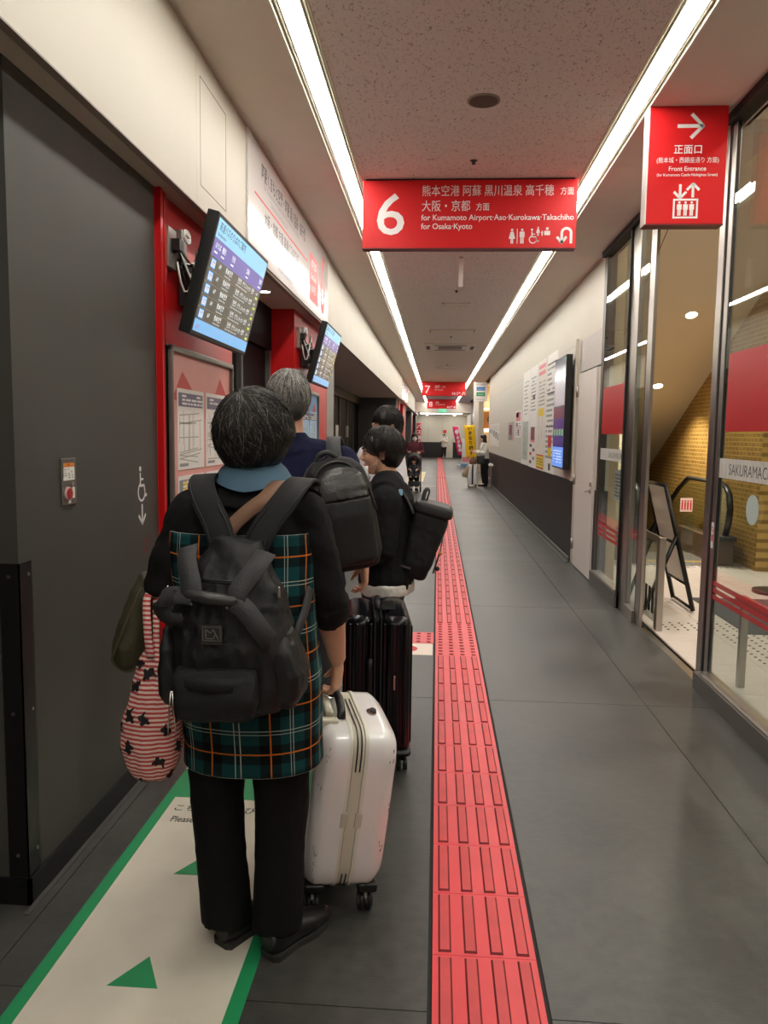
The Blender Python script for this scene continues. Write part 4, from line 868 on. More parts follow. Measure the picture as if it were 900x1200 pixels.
def headframe(c, yaw, pitch=0, roll=0):
    return Matrix.Translation(Vector(c)) @ Matrix.Rotation(yaw,4,'Z') @ Matrix.Rotation(pitch,4,'X') @ Matrix.Rotation(roll,4,'Y')
def head(mb, H, s=1.):
    E = lambda c,r: mb.ell([v*s for v in c],[v*s for v in r],16,M=H)
    E((0,-.014,.028),(.075,.093,.083)); E((0,.026,-.035),(.059,.064,.080)); E((0,.048,-.092),(.034,.036,.026)); E((0,.03,-.075),(.048,.05,.034))
    E((0,.079,.016),(.050,.016,.012)); 
    for sx in (1,-1): E((sx*.034,.062,-.030),(.026,.028,.028)); E((sx*.077,-.008,-.018),(.009,.018,.031)); E((sx*.079,-.014,-.006),(.009,.012,.018))
    mb.tube([Vector(q)*s for q in ((0,.086,.008),(0,.098,-.016),(0,.108,-.034))],[.008*s,.011*s,.014*s],8,M=H); 
    for sx in (1,-1): E((sx*.012,.094,-.036),(.009,.012,.008))
    E((0,.088,-.060),(.022,.010,.006)); E((0,.086,-.071),(.020,.010,.007))
def face_bits(H, s, parent, mask=None, brow=None):
    ir = mat('iris_dark',(32,22,18),.2); sc = mat('eye_white',(228,222,214),.3); lip = mat('lip',(186,110,102),.45); bw = brow or mat('brow_hair',(34,28,26),.7)
    e = MB(); b = MB(); l = MB()
    for sx in (1,-1):
        e.use(sc).ell((sx*.031*s,.074*s,-.002*s),(.0135*s,.0115*s,.0062*s),12,M=H); e.use(ir).ell((sx*.031*s,.0798*s,-.002*s),(.006*s,.0066*s,.0058*s),10,M=H)
        b.tube([Vector(q)*s for q in ((sx*.014,.093,.018),(sx*.030,.092,.024),(sx*.046,.080,.020))],[.003*s,.0042*s,.0025*s],6,M=H)
    e.build('eye', None, parent); b.build('eyebrow', bw, parent)
    l.ell((0,.0955*s,-.0655*s),(.020*s,.004*s,.0055*s),12,M=H); 
    if not mask: l.build('mouth', lip, parent)
HAIRMATS = {}
def hair_mat(name, c0, c1):
    if name in HAIRMATS: return HAIRMATS[name]
    m = mat(name, c0, .42, spec=.5); nt = m.node_tree; L = nt.links.new; b = nt.nodes['Principled BSDF']
    g = nt.nodes.new('ShaderNodeObjectInfo'); a = nt.nodes.new('ShaderNodeAttribute'); a.attribute_name = 'grey'
    mx = nt.nodes.new('ShaderNodeMix'); mx.data_type = 'RGBA'; mx.inputs[6].default_value = srgb(*c0)+(1,); mx.inputs[7].default_value = srgb(*c1)+(1,)
    L(a.outputs['Fac'], mx.inputs[0]); L(mx.outputs[2], b.inputs['Base Color']); HAIRMATS[name] = m; return m
def hair(H, blobs, parent, m, strands=0, c=(0,0,0), r=(.1,.11,.1), pole=(-.2,-.4,.9), tmax=2.1, keep=None, grey=.2, seed=1, voxel=.006, rad=.0011, rough=.5, lift=1.0):
    mb = MB()
    for (cc,rr) in blobs: mb.ell(cc,rr,18,M=H)
    o = fuse(mb,'hair',m,parent,voxel,9,wr=.004,wscale=(45,45,12))
    if not strands: return o
    rnd = random.Random(seed); p = Vector(pole).normalized(); x = p.cross(Vector((0,1,0))).normalized(); y = p.cross(x)
    vs = []; fs = []; col = []; c = Vector(c)
    for i in range(strands):
        az = rnd.random()*2*pi; t0 = .05+rnd.random()**1.3*1.5; t1 = min(tmax, t0+rnd.uniform(.5,1.25))+rnd.uniform(-.08,.1); k = 7; pts = []
        wob = rnd.uniform(-.22,.22)*rough; off = lift+rnd.uniform(-.01,.03+.02*max(0,rough-1)); ok = True; clump = .06*sin(az*14)*rough
        for j in range(k):
            f = j/(k-1); th = t0+(t1-t0)*f; a2 = az+wob*f*f*1.5+clump*f
            d = p*cos(th)+(x*cos(a2)+y*sin(a2))*sin(th); q = c+Vector((d.x*r[0],d.y*r[1],d.z*r[2]))*(off+.03*f*f*(rnd.random()-.3)*2*rough)
            if q.z < c.z: q = Vector((c.x+(q.x-c.x)*(1-.10*max(0,(c.z-q.z)/r[2])**2), c.y+(q.y-c.y), q.z))
            if keep and not keep(q): ok = False; break
            pts.append(H @ q)
        if not ok or len(pts) < 3: continue
        b = len(vs); g = 1. if rnd.random() < grey else rnd.random()*.12; n = 3; kk = len(pts)
        for j,q in enumerate(pts):
            t = (pts[min(j+1,kk-1)]-pts[max(j-1,0)]).normalized(); s1 = t.orthogonal().normalized(); s2 = t.cross(s1); rr = rad*(1-.75*(j/(kk-1))**2)
            for q3 in range(n): vs.append(q+s1*rr*cos(2*pi*q3/n)+s2*rr*sin(2*pi*q3/n)); col.append(g)
        for j in range(kk-1):
            for q3 in range(n): fs.append((b+j*n+q3,b+j*n+(q3+1)%n,b+(j+1)*n+(q3+1)%n,b+(j+1)*n+q3))
    me = bpy.data.meshes.new('strands'); me.from_pydata([v-org(parent) for v in vs],[],fs); me.materials.append(m)
    at = me.attributes.new('grey','FLOAT','POINT'); at.data.foreach_set('value',col); me.polygons.foreach_set('use_smooth',[True]*len(fs)); me.update()
    so = bpy.data.objects.new('hair_strands', me); COL.objects.link(so); so.parent = o; so['kind'] = 'stuff'; return o
class Fig:
    """local axes: r right, f forward, z up about the spot where the person stands"""
    def __init__(s, label, at, heading, h, group=None):
        s.at = Vector((at[0],at[1],0)); s.hd = heading; s.h = h; s.k = h/1.68
        s.R = Vector((cos(heading),sin(heading),0)); s.F = Vector((-sin(heading),cos(heading),0))
        s.t = thing('person',label,'person',s.at[:],group); s.body = MB()
    def P(s, r,f,z): return s.at+s.R*r+s.F*f+Vector((0,0,z))
    def tube(s, mb, pts, rad, n=14): mb.tube([s.P(*p) for p in pts], rad, n, up=s.F[:] if abs((Vector(pts[-1])-Vector(pts[0])).normalized().z) > .6 else None)
def torso(fig, mb, grow=0., w=1., d=1., z0=.47, z1=.80, lean=0., belly=0.):
    h = fig.h; T = lambda z: lean*(z-.47*h)
    R = [(.46,.150,.105),(.50,.165,.115),(.55,.155,.110+belly),(.60,.142,.105+belly),(.66,.152,.108),(.72,.165,.112),(.765,.160,.10),(.795,.128,.082),(.815,.105,.065),(.835,.062,.058)]
    R = [q for q in R if z0-.011 <= q[0] <= z1+.011]
    fig.tube(mb,[(0,T(q[0]*h),q[0]*h) for q in R],[(q[1]*fig.k*w+grow,q[2]*fig.k*d+grow) for q in R],20)
    if z1 >= .79:
        k = fig.k*w; mb.tube([fig.P(-.150*k,T(.78*h),.781*h),fig.P(-.08*k,T(.8*h),.800*h),fig.P(0,T(.81*h),.806*h),fig.P(.08*k,T(.8*h),.800*h),fig.P(.150*k,T(.78*h),.781*h)],[.050*fig.k+grow,.058*fig.k+grow,.062*fig.k+grow,.058*fig.k+grow,.050*fig.k+grow],14)
def mid(a,b,t): return tuple(a[i]+(b[i]-a[i])*t for i in range(3))
def limb(fig, mb, a,b,c, r, grow=0., upto=2.):
    """shoulder-elbow-wrist or hip-knee-ankle with a tapering girth; upto 1 = to the elbow, 2 = to the wrist"""
    P = [a,mid(a,b,.3),mid(a,b,.7),b,mid(b,c,.3),mid(b,c,.7),c]; q = [0,.3,.7,1,1.3,1.7,2]; n = [i for i in range(7) if q[i] <= upto+.01]
    pts = [P[i] for i in n]; rad = [r[i]*fig.k+grow for i in n]
    if upto < 2 and q[n[-1]] < upto-.02: 
        e = upto-1 if upto > 1 else upto; pts.append(mid(b,c,e) if upto > 1 else mid(a,b,e)); rad.append(rad[-1])
    if grow > 0: mb.ell(fig.P(*a), rad[0]*.97, 14)
    mb.tube([fig.P(*p) for p in pts], rad, 14)
ARM = (.052,.050,.043,.038,.039,.031,.025); LEG = (.088,.085,.066,.055,.058,.044,.036)
def shoe(fig, name, heel, toe, m, sole, w=.045, h=.075, z=0):
    a, b = Vector((heel[0],heel[1],z)), Vector((toe[0],toe[1],z)); d = (b-a).normalized(); L = (b-a).length; up = Vector((0,0,1))
    mb = MB(); mb.tube([a+up*(.045),a+d*.03+up*.045,a+d*L*.35+up*.045,a+d*L*.62+up*.036,a+d*L*.85+up*.03,b+up*.026],[(w*.6,.03),(w*.82,.042),(w*.85,h*.55),(w,.034),(w*.9,.026),(w*.4,.014)],14,up=(0,0,1))
    o = fuse(mb,name,m,fig.t,.006,2)
    sb = MB(); n = d.cross(up); pr = [(0,.55),(.04,.85),(.35,.80),(.65,1.05),(.88,.85),(1.0,.4)]
    lf = [a+d*L*p+n*w*q for p,q in pr]; rt = [a+d*L*p-n*w*q for p,q in pr]; poly = [(v.x,v.y) for v in lf+rt[::-1]]
    sb.prism(poly[::-1],z,z+.018); sb.build('sole',sole,o); return o

# ---- the woman in front -------------------------------------------------------
BLACKKNIT = mat('black_knit', (24,23,24), .85, bump=.25, bscale=300, spec=.2)
def plaid():
    m = bpy.data.materials.new('green_plaid'); m.use_nodes = True; nt = m.node_tree; L = nt.links.new; b = nt.nodes['Principled BSDF']; b.inputs['Roughness'].default_value = .85; b.inputs['Specular IOR Level'].default_value = .15
    uv = nt.nodes.new('ShaderNodeUVMap'); sp = nt.nodes.new('ShaderNodeSeparateXYZ'); L(uv.outputs[0], sp.inputs[0])
    def M(op, a, b_=None, c=None):
        n = nt.nodes.new('ShaderNodeMath'); n.operation = op
        for i,v in enumerate((a,b_,c)):
            if v is None: continue
            if isinstance(v,(int,float)): n.inputs[i].default_value = v
            else: L(v, n.inputs[i])
        return n.outputs[0]
    def band(sock, period, off, width):
        f = M('FRACT', M('MULTIPLY_ADD', sock, 1/period, 10+off)); return M('LESS_THAN', M('ABSOLUTE', M('SUBTRACT', f, .5)), width/period/2)
    u, v = sp.outputs['X'], sp.outputs['Y']; P = .137
    def mix(fac, c1, c2):
        n = nt.nodes.new('ShaderNodeMix'); n.data_type = 'RGBA'; L(fac, n.inputs[0])
        for i,c in ((6,c1),(7,c2)):
            if isinstance(c, tuple): n.inputs[i].default_value = srgb(*c)+(1,)
            else: L(c, n.inputs[i])
        return n.outputs[2]
    bu, bv = band(u,P,.0,.056), band(v,P,.0,.056); both = M('MULTIPLY',bu,bv); any_ = M('MAXIMUM',bu,bv)
    c = mix(any_, (20,68,72), (16,38,40)); c = mix(both, c, (13,15,17))
    wh = M('MAXIMUM', M('MAXIMUM', band(u,P,.5,.0022), band(u,P,.5+.010/P,.0018)), M('MAXIMUM', band(v,P,.5,.0022), band(v,P,.5+.010/P,.0018)))
    c = mix(wh, c, (176,186,178)); orr = M('MAXIMUM', band(u,P,.0,.0045) if False else band(u,P,.0,.004), band(v,P,.0,.004))
    c = mix(orr, c, (206,112,40)); L(c, b.inputs['Base Color'])
    return m
def loft_uv(rings, name, m, parent, n=72, wr=.004):
    """rings: (centre, half width, half depth) swept upright with a UV in metres"""
    vs = []; uv = []; fs = []; vv = 0; circ = 2*pi*.18
    for i,(c,a,b) in enumerate(rings):
        if i: vv += (Vector(c)-Vector(rings[i-1][0])).length
        for j in range(n+1):
            t = 2*pi*j/n-pi; e = .86; x = a*math.copysign(abs(sin(t))**e,sin(t)); y = b*math.copysign(abs(cos(t))**e,-cos(t))
            q = Vector((x,y,0)); fold = wr*(noise.noise(Vector((t*3.2,vv*2.2,1)))+.5*noise.noise(Vector((t*9,vv*4,4)))); q *= 1+fold/max(.05,q.length)
            vs.append(Vector(c)+q-org(parent)); uv.append((t*.185,vv))
    for i in range(len(rings)-1):
        for j in range(n): k = i*(n+1)+j; fs.append((k,k+1,k+n+2,k+n+1))
    me = bpy.data.meshes.new(name); me.from_pydata(vs,[],fs); me.materials.append(m); L = me.uv_layers.new(name='UVMap')
    for lp in me.loops: L.data[lp.index].uv = uv[lp.vertex_index]
    me.polygons.foreach_set('use_smooth',[True]*len(fs)); me.update()
    o = bpy.data.objects.new(name, me); COL.objects.link(o); o.parent = parent
    s = o.modifiers.new('thickness','SOLIDIFY'); s.thickness = .003; s.offset = 1; return o
def interp(rows, n):
    out = []
    for i in range(n):
        f = i/(n-1)*(len(rows)-1); k = min(int(f),len(rows)-2); t = f-k; t = t*t*(3-2*t) if False else t
        out.append(tuple(rows[k][j]+(rows[k+1][j]-rows[k][j])*t for j in range(len(rows[0]))))
    return out
def ribbon(mb, pts, w, normals, t=.004):
    """flat webbing through pts; normals point away from what it lies on"""
    P = [Vector(p) for p in pts]; k = len(P); W = w if isinstance(w,(list,tuple)) else [w]*k; b = len(mb.v); vs = []
    N = [Vector(n).normalized() for n in (normals if isinstance(normals[0],(tuple,list,Vector)) else [normals]*k)]
    for i in range(k):
        tg = (P[min(i+1,k-1)]-P[max(i-1,0)]).normalized(); sd = tg.cross(N[i]).normalized(); nn = sd.cross(tg)
        for a,c in ((-1,0),(1,0),(1,1),(-1,1)): vs.append(P[i]+sd*a*W[i]/2+nn*c*t)
    fs = []
    for i in range(k-1):
        for j in range(4): fs.append((i*4+j,i*4+(j+1)%4,(i+1)*4+(j+1)%4,(i+1)*4+j))
    fs += [(3,2,1,0),((k-1)*4,(k-1)*4+1,(k-1)*4+2,(k-1)*4+3)]
    mb.add(vs,fs,True); return mb
def smoothpts(pts, n=4):
    P = [Vector(p) for p in pts]; out = []
    for i in range(len(P)-1):
        p0,p1,p2,p3 = P[max(i-1,0)],P[i],P[i+1],P[min(i+2,len(P)-1)]
        for j in range(n):
            t = j/n; out.append(.5*((2*p1)+(p2-p0)*t+(2*p0-5*p1+4*p2-p3)*t*t+(3*p1-p0-3*p2+p3)*t**3))
    return out+[P[-1]]

W = Fig('woman in a green plaid pinafore with a black rucksack, holding the white suitcase',(-.53,2.18),0,1.60)
sh = 1.268
RA = ((.160,0,sh),(.222,.03,1.03),(.228,.222,.785)); LA = ((-.160,0,sh),(-.245,-.035,1.07),(-.12,.19,1.05))
b = W.body; torso(W,b,w=1.02,d=1.08); 
for A in (RA,LA): limb(W,b,*A,[v*k_ for v,k_ in zip(ARM,(.9,.95,1.08,1.16,1.2,1.18,1.14))])
hips = [((-.090,0,.78),(-.098,.0,.42),(-.066,-.02,.07)),((.090,0,.78),(.094,.0,.42),(.092,-.045,.07))]
for q in hips: limb(W,b,*q,LEG)
HW = headframe((-.518,2.205,1.502),radians(-4),radians(-3)); head(b,HW,.98)
W.tube(b,[(.005,.0,1.30),(.01,.015,1.40),(.012,.02,1.47)],[.062,.054,.055])
hand(b,W.P(.228,.228,.772),(-.03,.14,-1),(-1,.2,0),1.25,1,.98,thumb=.8); hand(b,W.P(-.112,.205,1.05),(.9,.5,-.1),(.3,-.2,-1),.8,-1,.95)
for sx,(hx,hy),(tx,ty) in ((-1,(-.60,2.115),(-.462,2.31)),(1,(-.452,2.075),(-.315,2.275))): b.tube([(hx,hy,.05),(hx+(tx-hx)*.3,hy+(ty-hy)*.3,.06),(tx,ty,.03)],[.024,.026,.012])
fuse(b,'body',SKIN,W.t,.0055,3); face_bits(HW,.98,W.t)
c = MB(); torso(W,c,.014,1.14,1.16,z0=.54,z1=.80); c.tube([W.P(.0,.0,1.27),W.P(.006,.008,1.315),W.P(.008,.012,1.347)],[(.165,.10),(.115,.088),(.092,.084)],20,up=(0,1,0))
for A in (RA,LA): limb(W,c,*A,[v*1.16 for v in ARM],.011,1.25 if A is RA else 1.92)
cu = Vector(W.P(*mid(RA[1],RA[2],.06))); cv = Vector(W.P(*mid(RA[1],RA[2],.30))); c.tube([cu,cu.lerp(cv,.5),cv],[.061,.062,.058],16)
fuse(c,'cardigan',BLACKKNIT,W.t,.008,3,wr=.006,wscale=(12,12,16))
rows = [(-.519,2.185,.548,.198,.150),(-.520,2.185,.62,.196,.150),(-.523,2.18,.72,.200,.155),(-.525,2.175,.80,.203,.158),(-.528,2.175,.90,.196,.150),(-.535,2.175,1.0,.196,.146),(-.543,2.172,1.10,.204,.142),(-.546,2.172,1.17,.208,.137),(-.547,2.172,1.222,.205,.128)]
loft_uv([((r[0],r[1],r[2]),r[3],r[4]) for r in interp(rows,34)],'pinafore_dress',plaid(),W.t)
c = MB()
for q,e in zip(hips,((-.066,-.025,.055),(.092,-.05,.055))):
    k = q[1]; W.tube(c,[(q[0][0],0,.72),mid(q[0],k,.5),k,mid(k,e,.5),e],[.094,.088,.078,.072,.074],18)
fuse(c,'trousers',mat('black_trousers',(17,17,18),.8,bump=.2,bscale=160,spec=.2),W.t,.008,3,wr=.005,wscale=(14,14,7))
SOLE = mat('dark_sole',(46,44,42),.6)
shoe(W,'shoe',(-.602,2.105),(-.462,2.31),mat('black_leather',(22,21,21),.4),SOLE,.046); shoe(W,'shoe',(-.454,2.065),(-.315,2.275),MATS['black_leather'],SOLE,.046)
# blue collar
c = MB(); cb = [W.P(.01+.112*sin(t),-.005-.112*cos(t)+.02,1.335+.032*abs(sin(t))**1.5) for t in [radians(-115+230*i/24) for i in range(25)]]
ct = [W.P(.01+.062*sin(t),.0-.068*cos(t)+.022,1.418+.006*abs(sin(t))) for t in [radians(-115+230*i/24) for i in range(25)]]
cm = [(p+q)*.5+(((p+q)*.5-W.P(.01,.02,1.38)).normalized()*.006) for p,q in zip(cb,ct)]
ci = [p-(p-W.P(.01,.02,p.z)).normalized()*.004 for p in cb]; cti = [p-(p-W.P(.01,.02,p.z)).normalized()*.006 for p in ct]
n_ = 25; vs_ = cb+cm+ct+cti; c.add(vs_,[(k*n_+i,k*n_+i+1,(k+1)*n_+i+1,(k+1)*n_+i) for k in range(3) for i in range(24)],True)
c.build('collar',mat('denim_blue_collar',(78,108,130),.8,bump=.2,bscale=300),W.t)
HB = hair_mat('hair_black_grey',(20,18,17),(122,116,110))
hair(HW,[((0,-.012,.012),(.107,.117,.108)),((0,-.030,-.045),(.103,.098,.070)),((.03,-.02,-.02),(.078,.09,.09))],W.t,HB,3600,c=(0,-.014,-.004),r=(.109,.119,.122),pole=(-.22,-.45,.85),tmax=2.0,keep=lambda q:not(q.y>.06 and q.z<.03),grey=.17,seed=4,rough=1.7,rad=.0013)

# ---- grey-haired man ------------------------------------------------------------
M_ = Fig('grey haired man in a navy shirt carrying a rucksack on one shoulder',(-.575,3.2),0,1.745)
RA = ((.185,0,1.375),(.250,-.02,1.13),(.272,.07,.965)); LA = ((-.185,0,1.375),(-.25,.0,1.13),(-.22,.12,.92))
b = M_.body; torso(M_,b); 
for A in (RA,LA): limb(M_,b,*A,ARM)
mh = [((-.09,0,.86),(-.09,.0,.48),(-.09,-.03,.08)),((.09,0,.86),(.09,.0,.48),(.09,-.03,.08))]
for q in mh: limb(M_,b,*q,LEG)
HM = headframe((-.613,3.21,1.628),radians(6),radians(-4)); head(b,HM,1.0)
M_.tube(b,[(-.02,-.005,1.42),(-.035,.0,1.50),(-.038,.01,1.58)],[.066,.058,.058])
hand(b,M_.P(.276,.065,.955),(.08,.12,-1),(-1,-.2,0),1.0,1,1.05,thumb=.6); hand(b,M_.P(-.22,.125,.91),(0,.1,-1),(1,0,0),.5,-1)
for x in (-.09,.09): b.tube([M_.P(x,-.05,.05),M_.P(x,.03,.06),M_.P(x,.18,.03)],[.032,.036,.02])
fuse(b,'body',SKIN,M_.t,.0065,3); face_bits(HM,1.,M_.t)
c = MB(); torso(M_,c,.016,1.12,1.05,z0=.46,z1=.815); M_.tube(c,[(-.01,-.005,1.41),(-.022,-.003,1.455),(-.03,0,1.482)],[.10,.074,.067])
for A in (RA,LA): limb(M_,c,*A,ARM,.018,.9)
fuse(c,'shirt',mat('navy_shirt',(24,27,56),.85,bump=.15,bscale=300,spec=.2),M_.t,.008,3,wr=.005)
c = MB()
for q in mh: limb(M_,c,*q,LEG,.016)
torso(M_,c,.008,z0=.44,z1=.52); fuse(c,'trousers',mat('dark_grey_trousers',(44,44,48),.8),M_.t,.009,3,wr=.004)
for x in (-.09,.09): p, q = M_.P(x,-.08,0), M_.P(x*1.3,.19,0); shoe(M_,'shoe',(p.x,p.y),(q.x,q.y),MATS['black_leather'],SOLE)
HG = hair_mat('hair_grey',(74,72,70),(186,182,176))
hair(HM,[((0,-.016,.034),(.088,.104,.090)),((0,-.042,-.022),(.083,.080,.072))],M_.t,HG,2200,c=(0,-.018,.020),r=(.090,.108,.106),pole=(.1,-.3,.95),tmax=2.25,keep=lambda q:not(q.y>.05 and q.z<.045) and q.z>-.105,grey=.5,seed=9,rough=1.1)

# ---- boy in black ---------------------------------------------------------------
B_ = Fig('boy in a black sweater seen from the side, mask under his chin',(-.25,4.0),radians(88),1.53)
LA = ((-.16,-.01,1.175),(-.20,-.005,.93),(-.16,.17,.86)); RA = ((.16,-.01,1.175),(.20,.03,.93),(.15,.20,.88))
b = B_.body; torso(B_,b,d=1.05)
for A in (RA,LA): limb(B_,b,*A,ARM)
bh = [((-.08,0,.74),(-.08,.01,.42),(-.08,-.02,.07)),((.08,0,.74),(.08,.01,.42),(.08,-.02,.07))]
for q in bh: limb(B_,b,*q,LEG)
HBy = headframe((-.288,4.0,1.408),radians(93),radians(-6)); head(b,HBy,.98)
B_.tube(b,[(0,-.015,1.20),(0,.0,1.28),(0,.02,1.36)],[.056,.050,.052])
hand(b,B_.P(-.155,.175,.86),(.35,-.1,-.3) and (-.9,.1,-.4),(.2,0,-1),.6,-1,.92); hand(b,B_.P(.15,.205,.88),(-.9,-.1,-.3),(.2,0,-1),.6,1,.92)
for x in (-.08,.08): b.tube([B_.P(x,-.04,.05),B_.P(x,.03,.06),B_.P(x,.17,.03)],[.03,.034,.018])
fuse(b,'body',SKIN,B_.t,.006,3); face_bits(HBy,.98,B_.t,mask=True)
BLKSW = mat('black_sweater',(20,20,22),.85,bump=.15,bscale=260,spec=.25)
c = MB(); torso(B_,c,.030,1.05,1.12,z0=.47,z1=.805)
for A in (RA,LA): limb(B_,c,*A,ARM,.026,1.9)
fuse(c,'sweater',BLKSW,B_.t,.008,3,wr=.009,wscale=(9,9,8))
c = MB(); B_.tube(c,[(0,-.0,.685),(0,-.0,.74)],[(.186,.142),(.186,.142)],22); fuse(c,'undershirt_hem',mat('white_cotton',(226,222,216),.8),B_.t,.007,2,wr=.010,wscale=(14,14,14)); c = MB(); B_.tube(c,[(0,-.012,1.235),(0,-.004,1.258)],[.066,.060],20); fuse(c,'undershirt_collar',MATS['white_cotton'],B_.t,.006,2,wr=.003)
c = MB()
for q in bh: limb(B_,c,*q,LEG,.020)
torso(B_,c,.012,z0=.44,z1=.51); fuse(c,'jeans',mat('blue_denim',(52,62,84),.85,bump=.3,bscale=200,var=.12,vscale=14),B_.t,.009,3,wr=.005)
for x in (-.08,.08): p, q = B_.P(x,-.07,0), B_.P(x,.18,0); shoe(B_,'shoe',(p.x,p.y),(q.x,q.y),mat('white_sneaker',(214,212,208),.6),mat('white_sole',(196,194,190),.6))
HBl = hair_mat('hair_black',(17,15,14),(52,46,42))
hair(HBy,[((0,-.018,.036),(.090,.108,.090)),((0,-.046,-.020),(.083,.074,.078)),((.0,.020,.046),(.084,.070,.056)),((.058,.012,.02),(.03,.05,.038)),((-.058,.012,.02),(.03,.05,.038))],B_.t,HBl,2200,c=(0,-.016,.016),r=(.093,.112,.112),pole=(0,-.25,.95),tmax=2.0,keep=lambda q:not(q.y>.025 and q.z<.022) and q.z>-.092,grey=.25,seed=12,rough=.5)
c = MB(HBy); mw = mat('mask_white',(232,232,232),.7)
def mask(H, s, parent, z=0., y=0.):
    c = MB(H); n = 9; vs = []
    for j in range(5):
        for i in range(n):
            a = (i/(n-1)-.5)*2*1.15; f = j/4; rr = (.060+.006*sin(f*pi)); vs.append((rr*sin(a)*1.08*s,(y+.040+.072*cos(a)*(.92+.10*sin(f*pi)))*s,(z-.022-.075*f)*s))
    c.add(vs,[(j*n+i,j*n+i+1,(j+1)*n+i+1,(j+1)*n+i) for j in range(4) for i in range(n-1)],True); o = c.build('face_mask',mw,parent); m = o.modifiers.new('thickness','SOLIDIFY'); m.thickness = .002
    e = MB(H)
    for sx in (1,-1):
        for zz in (-.03,-.088): e.tube([(sx*.058*s,(y+.06)*s,(z+zz)*s),(sx*.073*s,.02*s,(z*.5-.03)*s),(sx*.082*s,-.018*s,-.010*s)],.0012*s,5)
    e.build('ear_loop',mw,o)
mask(HBy,.98,B_.t,z=-.046,y=.004)

# ---- person in white behind the boy ----------------------------------------------
N_ = Fig('dark haired person in a white long sleeved shirt half hidden behind the boy',(-.385,5.25),radians(128),1.665)
LA = ((-.160,0,1.345),(-.20,-.03,1.09),(-.12,.17,1.06)); RA = ((.150,0,1.345),(.175,.04,1.08),(.12,.20,1.05))
b = N_.body; torso(N_,b)
for A in (RA,LA): limb(N_,b,*A,ARM)
nh = [((-.085,0,.82),(-.085,.0,.46),(-.085,-.03,.08)),((.085,0,.82),(.085,.0,.46),(.085,-.03,.08))]
for q in nh: limb(N_,b,*q,LEG)
HN = headframe((-.345,5.235,1.552),radians(120),radians(-8)); head(b,HN,1.); N_.tube(b,[(0,-.005,1.36),(0,.01,1.46)],[.058,.054])
hand(b,N_.P(-.115,.18,1.06),(-.8,-.2,.2),(0,0,-1),.8,-1); hand(b,N_.P(.14,.19,1.05),(-.8,-.2,.2),(0,0,-1),.8,1)
for x in (-.085,.085): b.tube([N_.P(x,-.04,.05),N_.P(x,.03,.06),N_.P(x,.18,.03)],[.03,.034,.018])
fuse(b,'body',SKIN2,N_.t,.007,3); face_bits(HN,1.,N_.t)
c = MB(); torso(N_,c,.024,1.05,1.1,z0=.47,z1=.815)
for A in (RA,LA): limb(N_,c,*A,ARM,.026,1.85)
fuse(c,'shirt',mat('white_shirt',(226,224,230),.8),N_.t,.009,3,wr=.008)
c = MB()
for q in nh: limb(N_,c,*q,LEG,.016)
torso(N_,c,.01,z0=.44,z1=.51); fuse(c,'trousers',MATS['dark_grey_trousers'],N_.t,.01,3)
for x in (-.085,.085): p, q = N_.P(x,-.07,0), N_.P(x,.19,0); shoe(N_,'shoe',(p.x,p.y),(q.x,q.y),MATS['white_sneaker'],MATS['white_sole'])
hair(HN,[((0,-.018,.036),(.090,.106,.092)),((0,-.05,-.02),(.084,.070,.075)),((0,.02,.046),(.084,.07,.056))],N_.t,HBl,900,c=(0,-.016,.018),r=(.093,.110,.112),pole=(0,-.1,.98),tmax=1.9,keep=lambda q:not(q.y>.03 and q.z<.02) and q.z>-.08,grey=.2,seed=15)

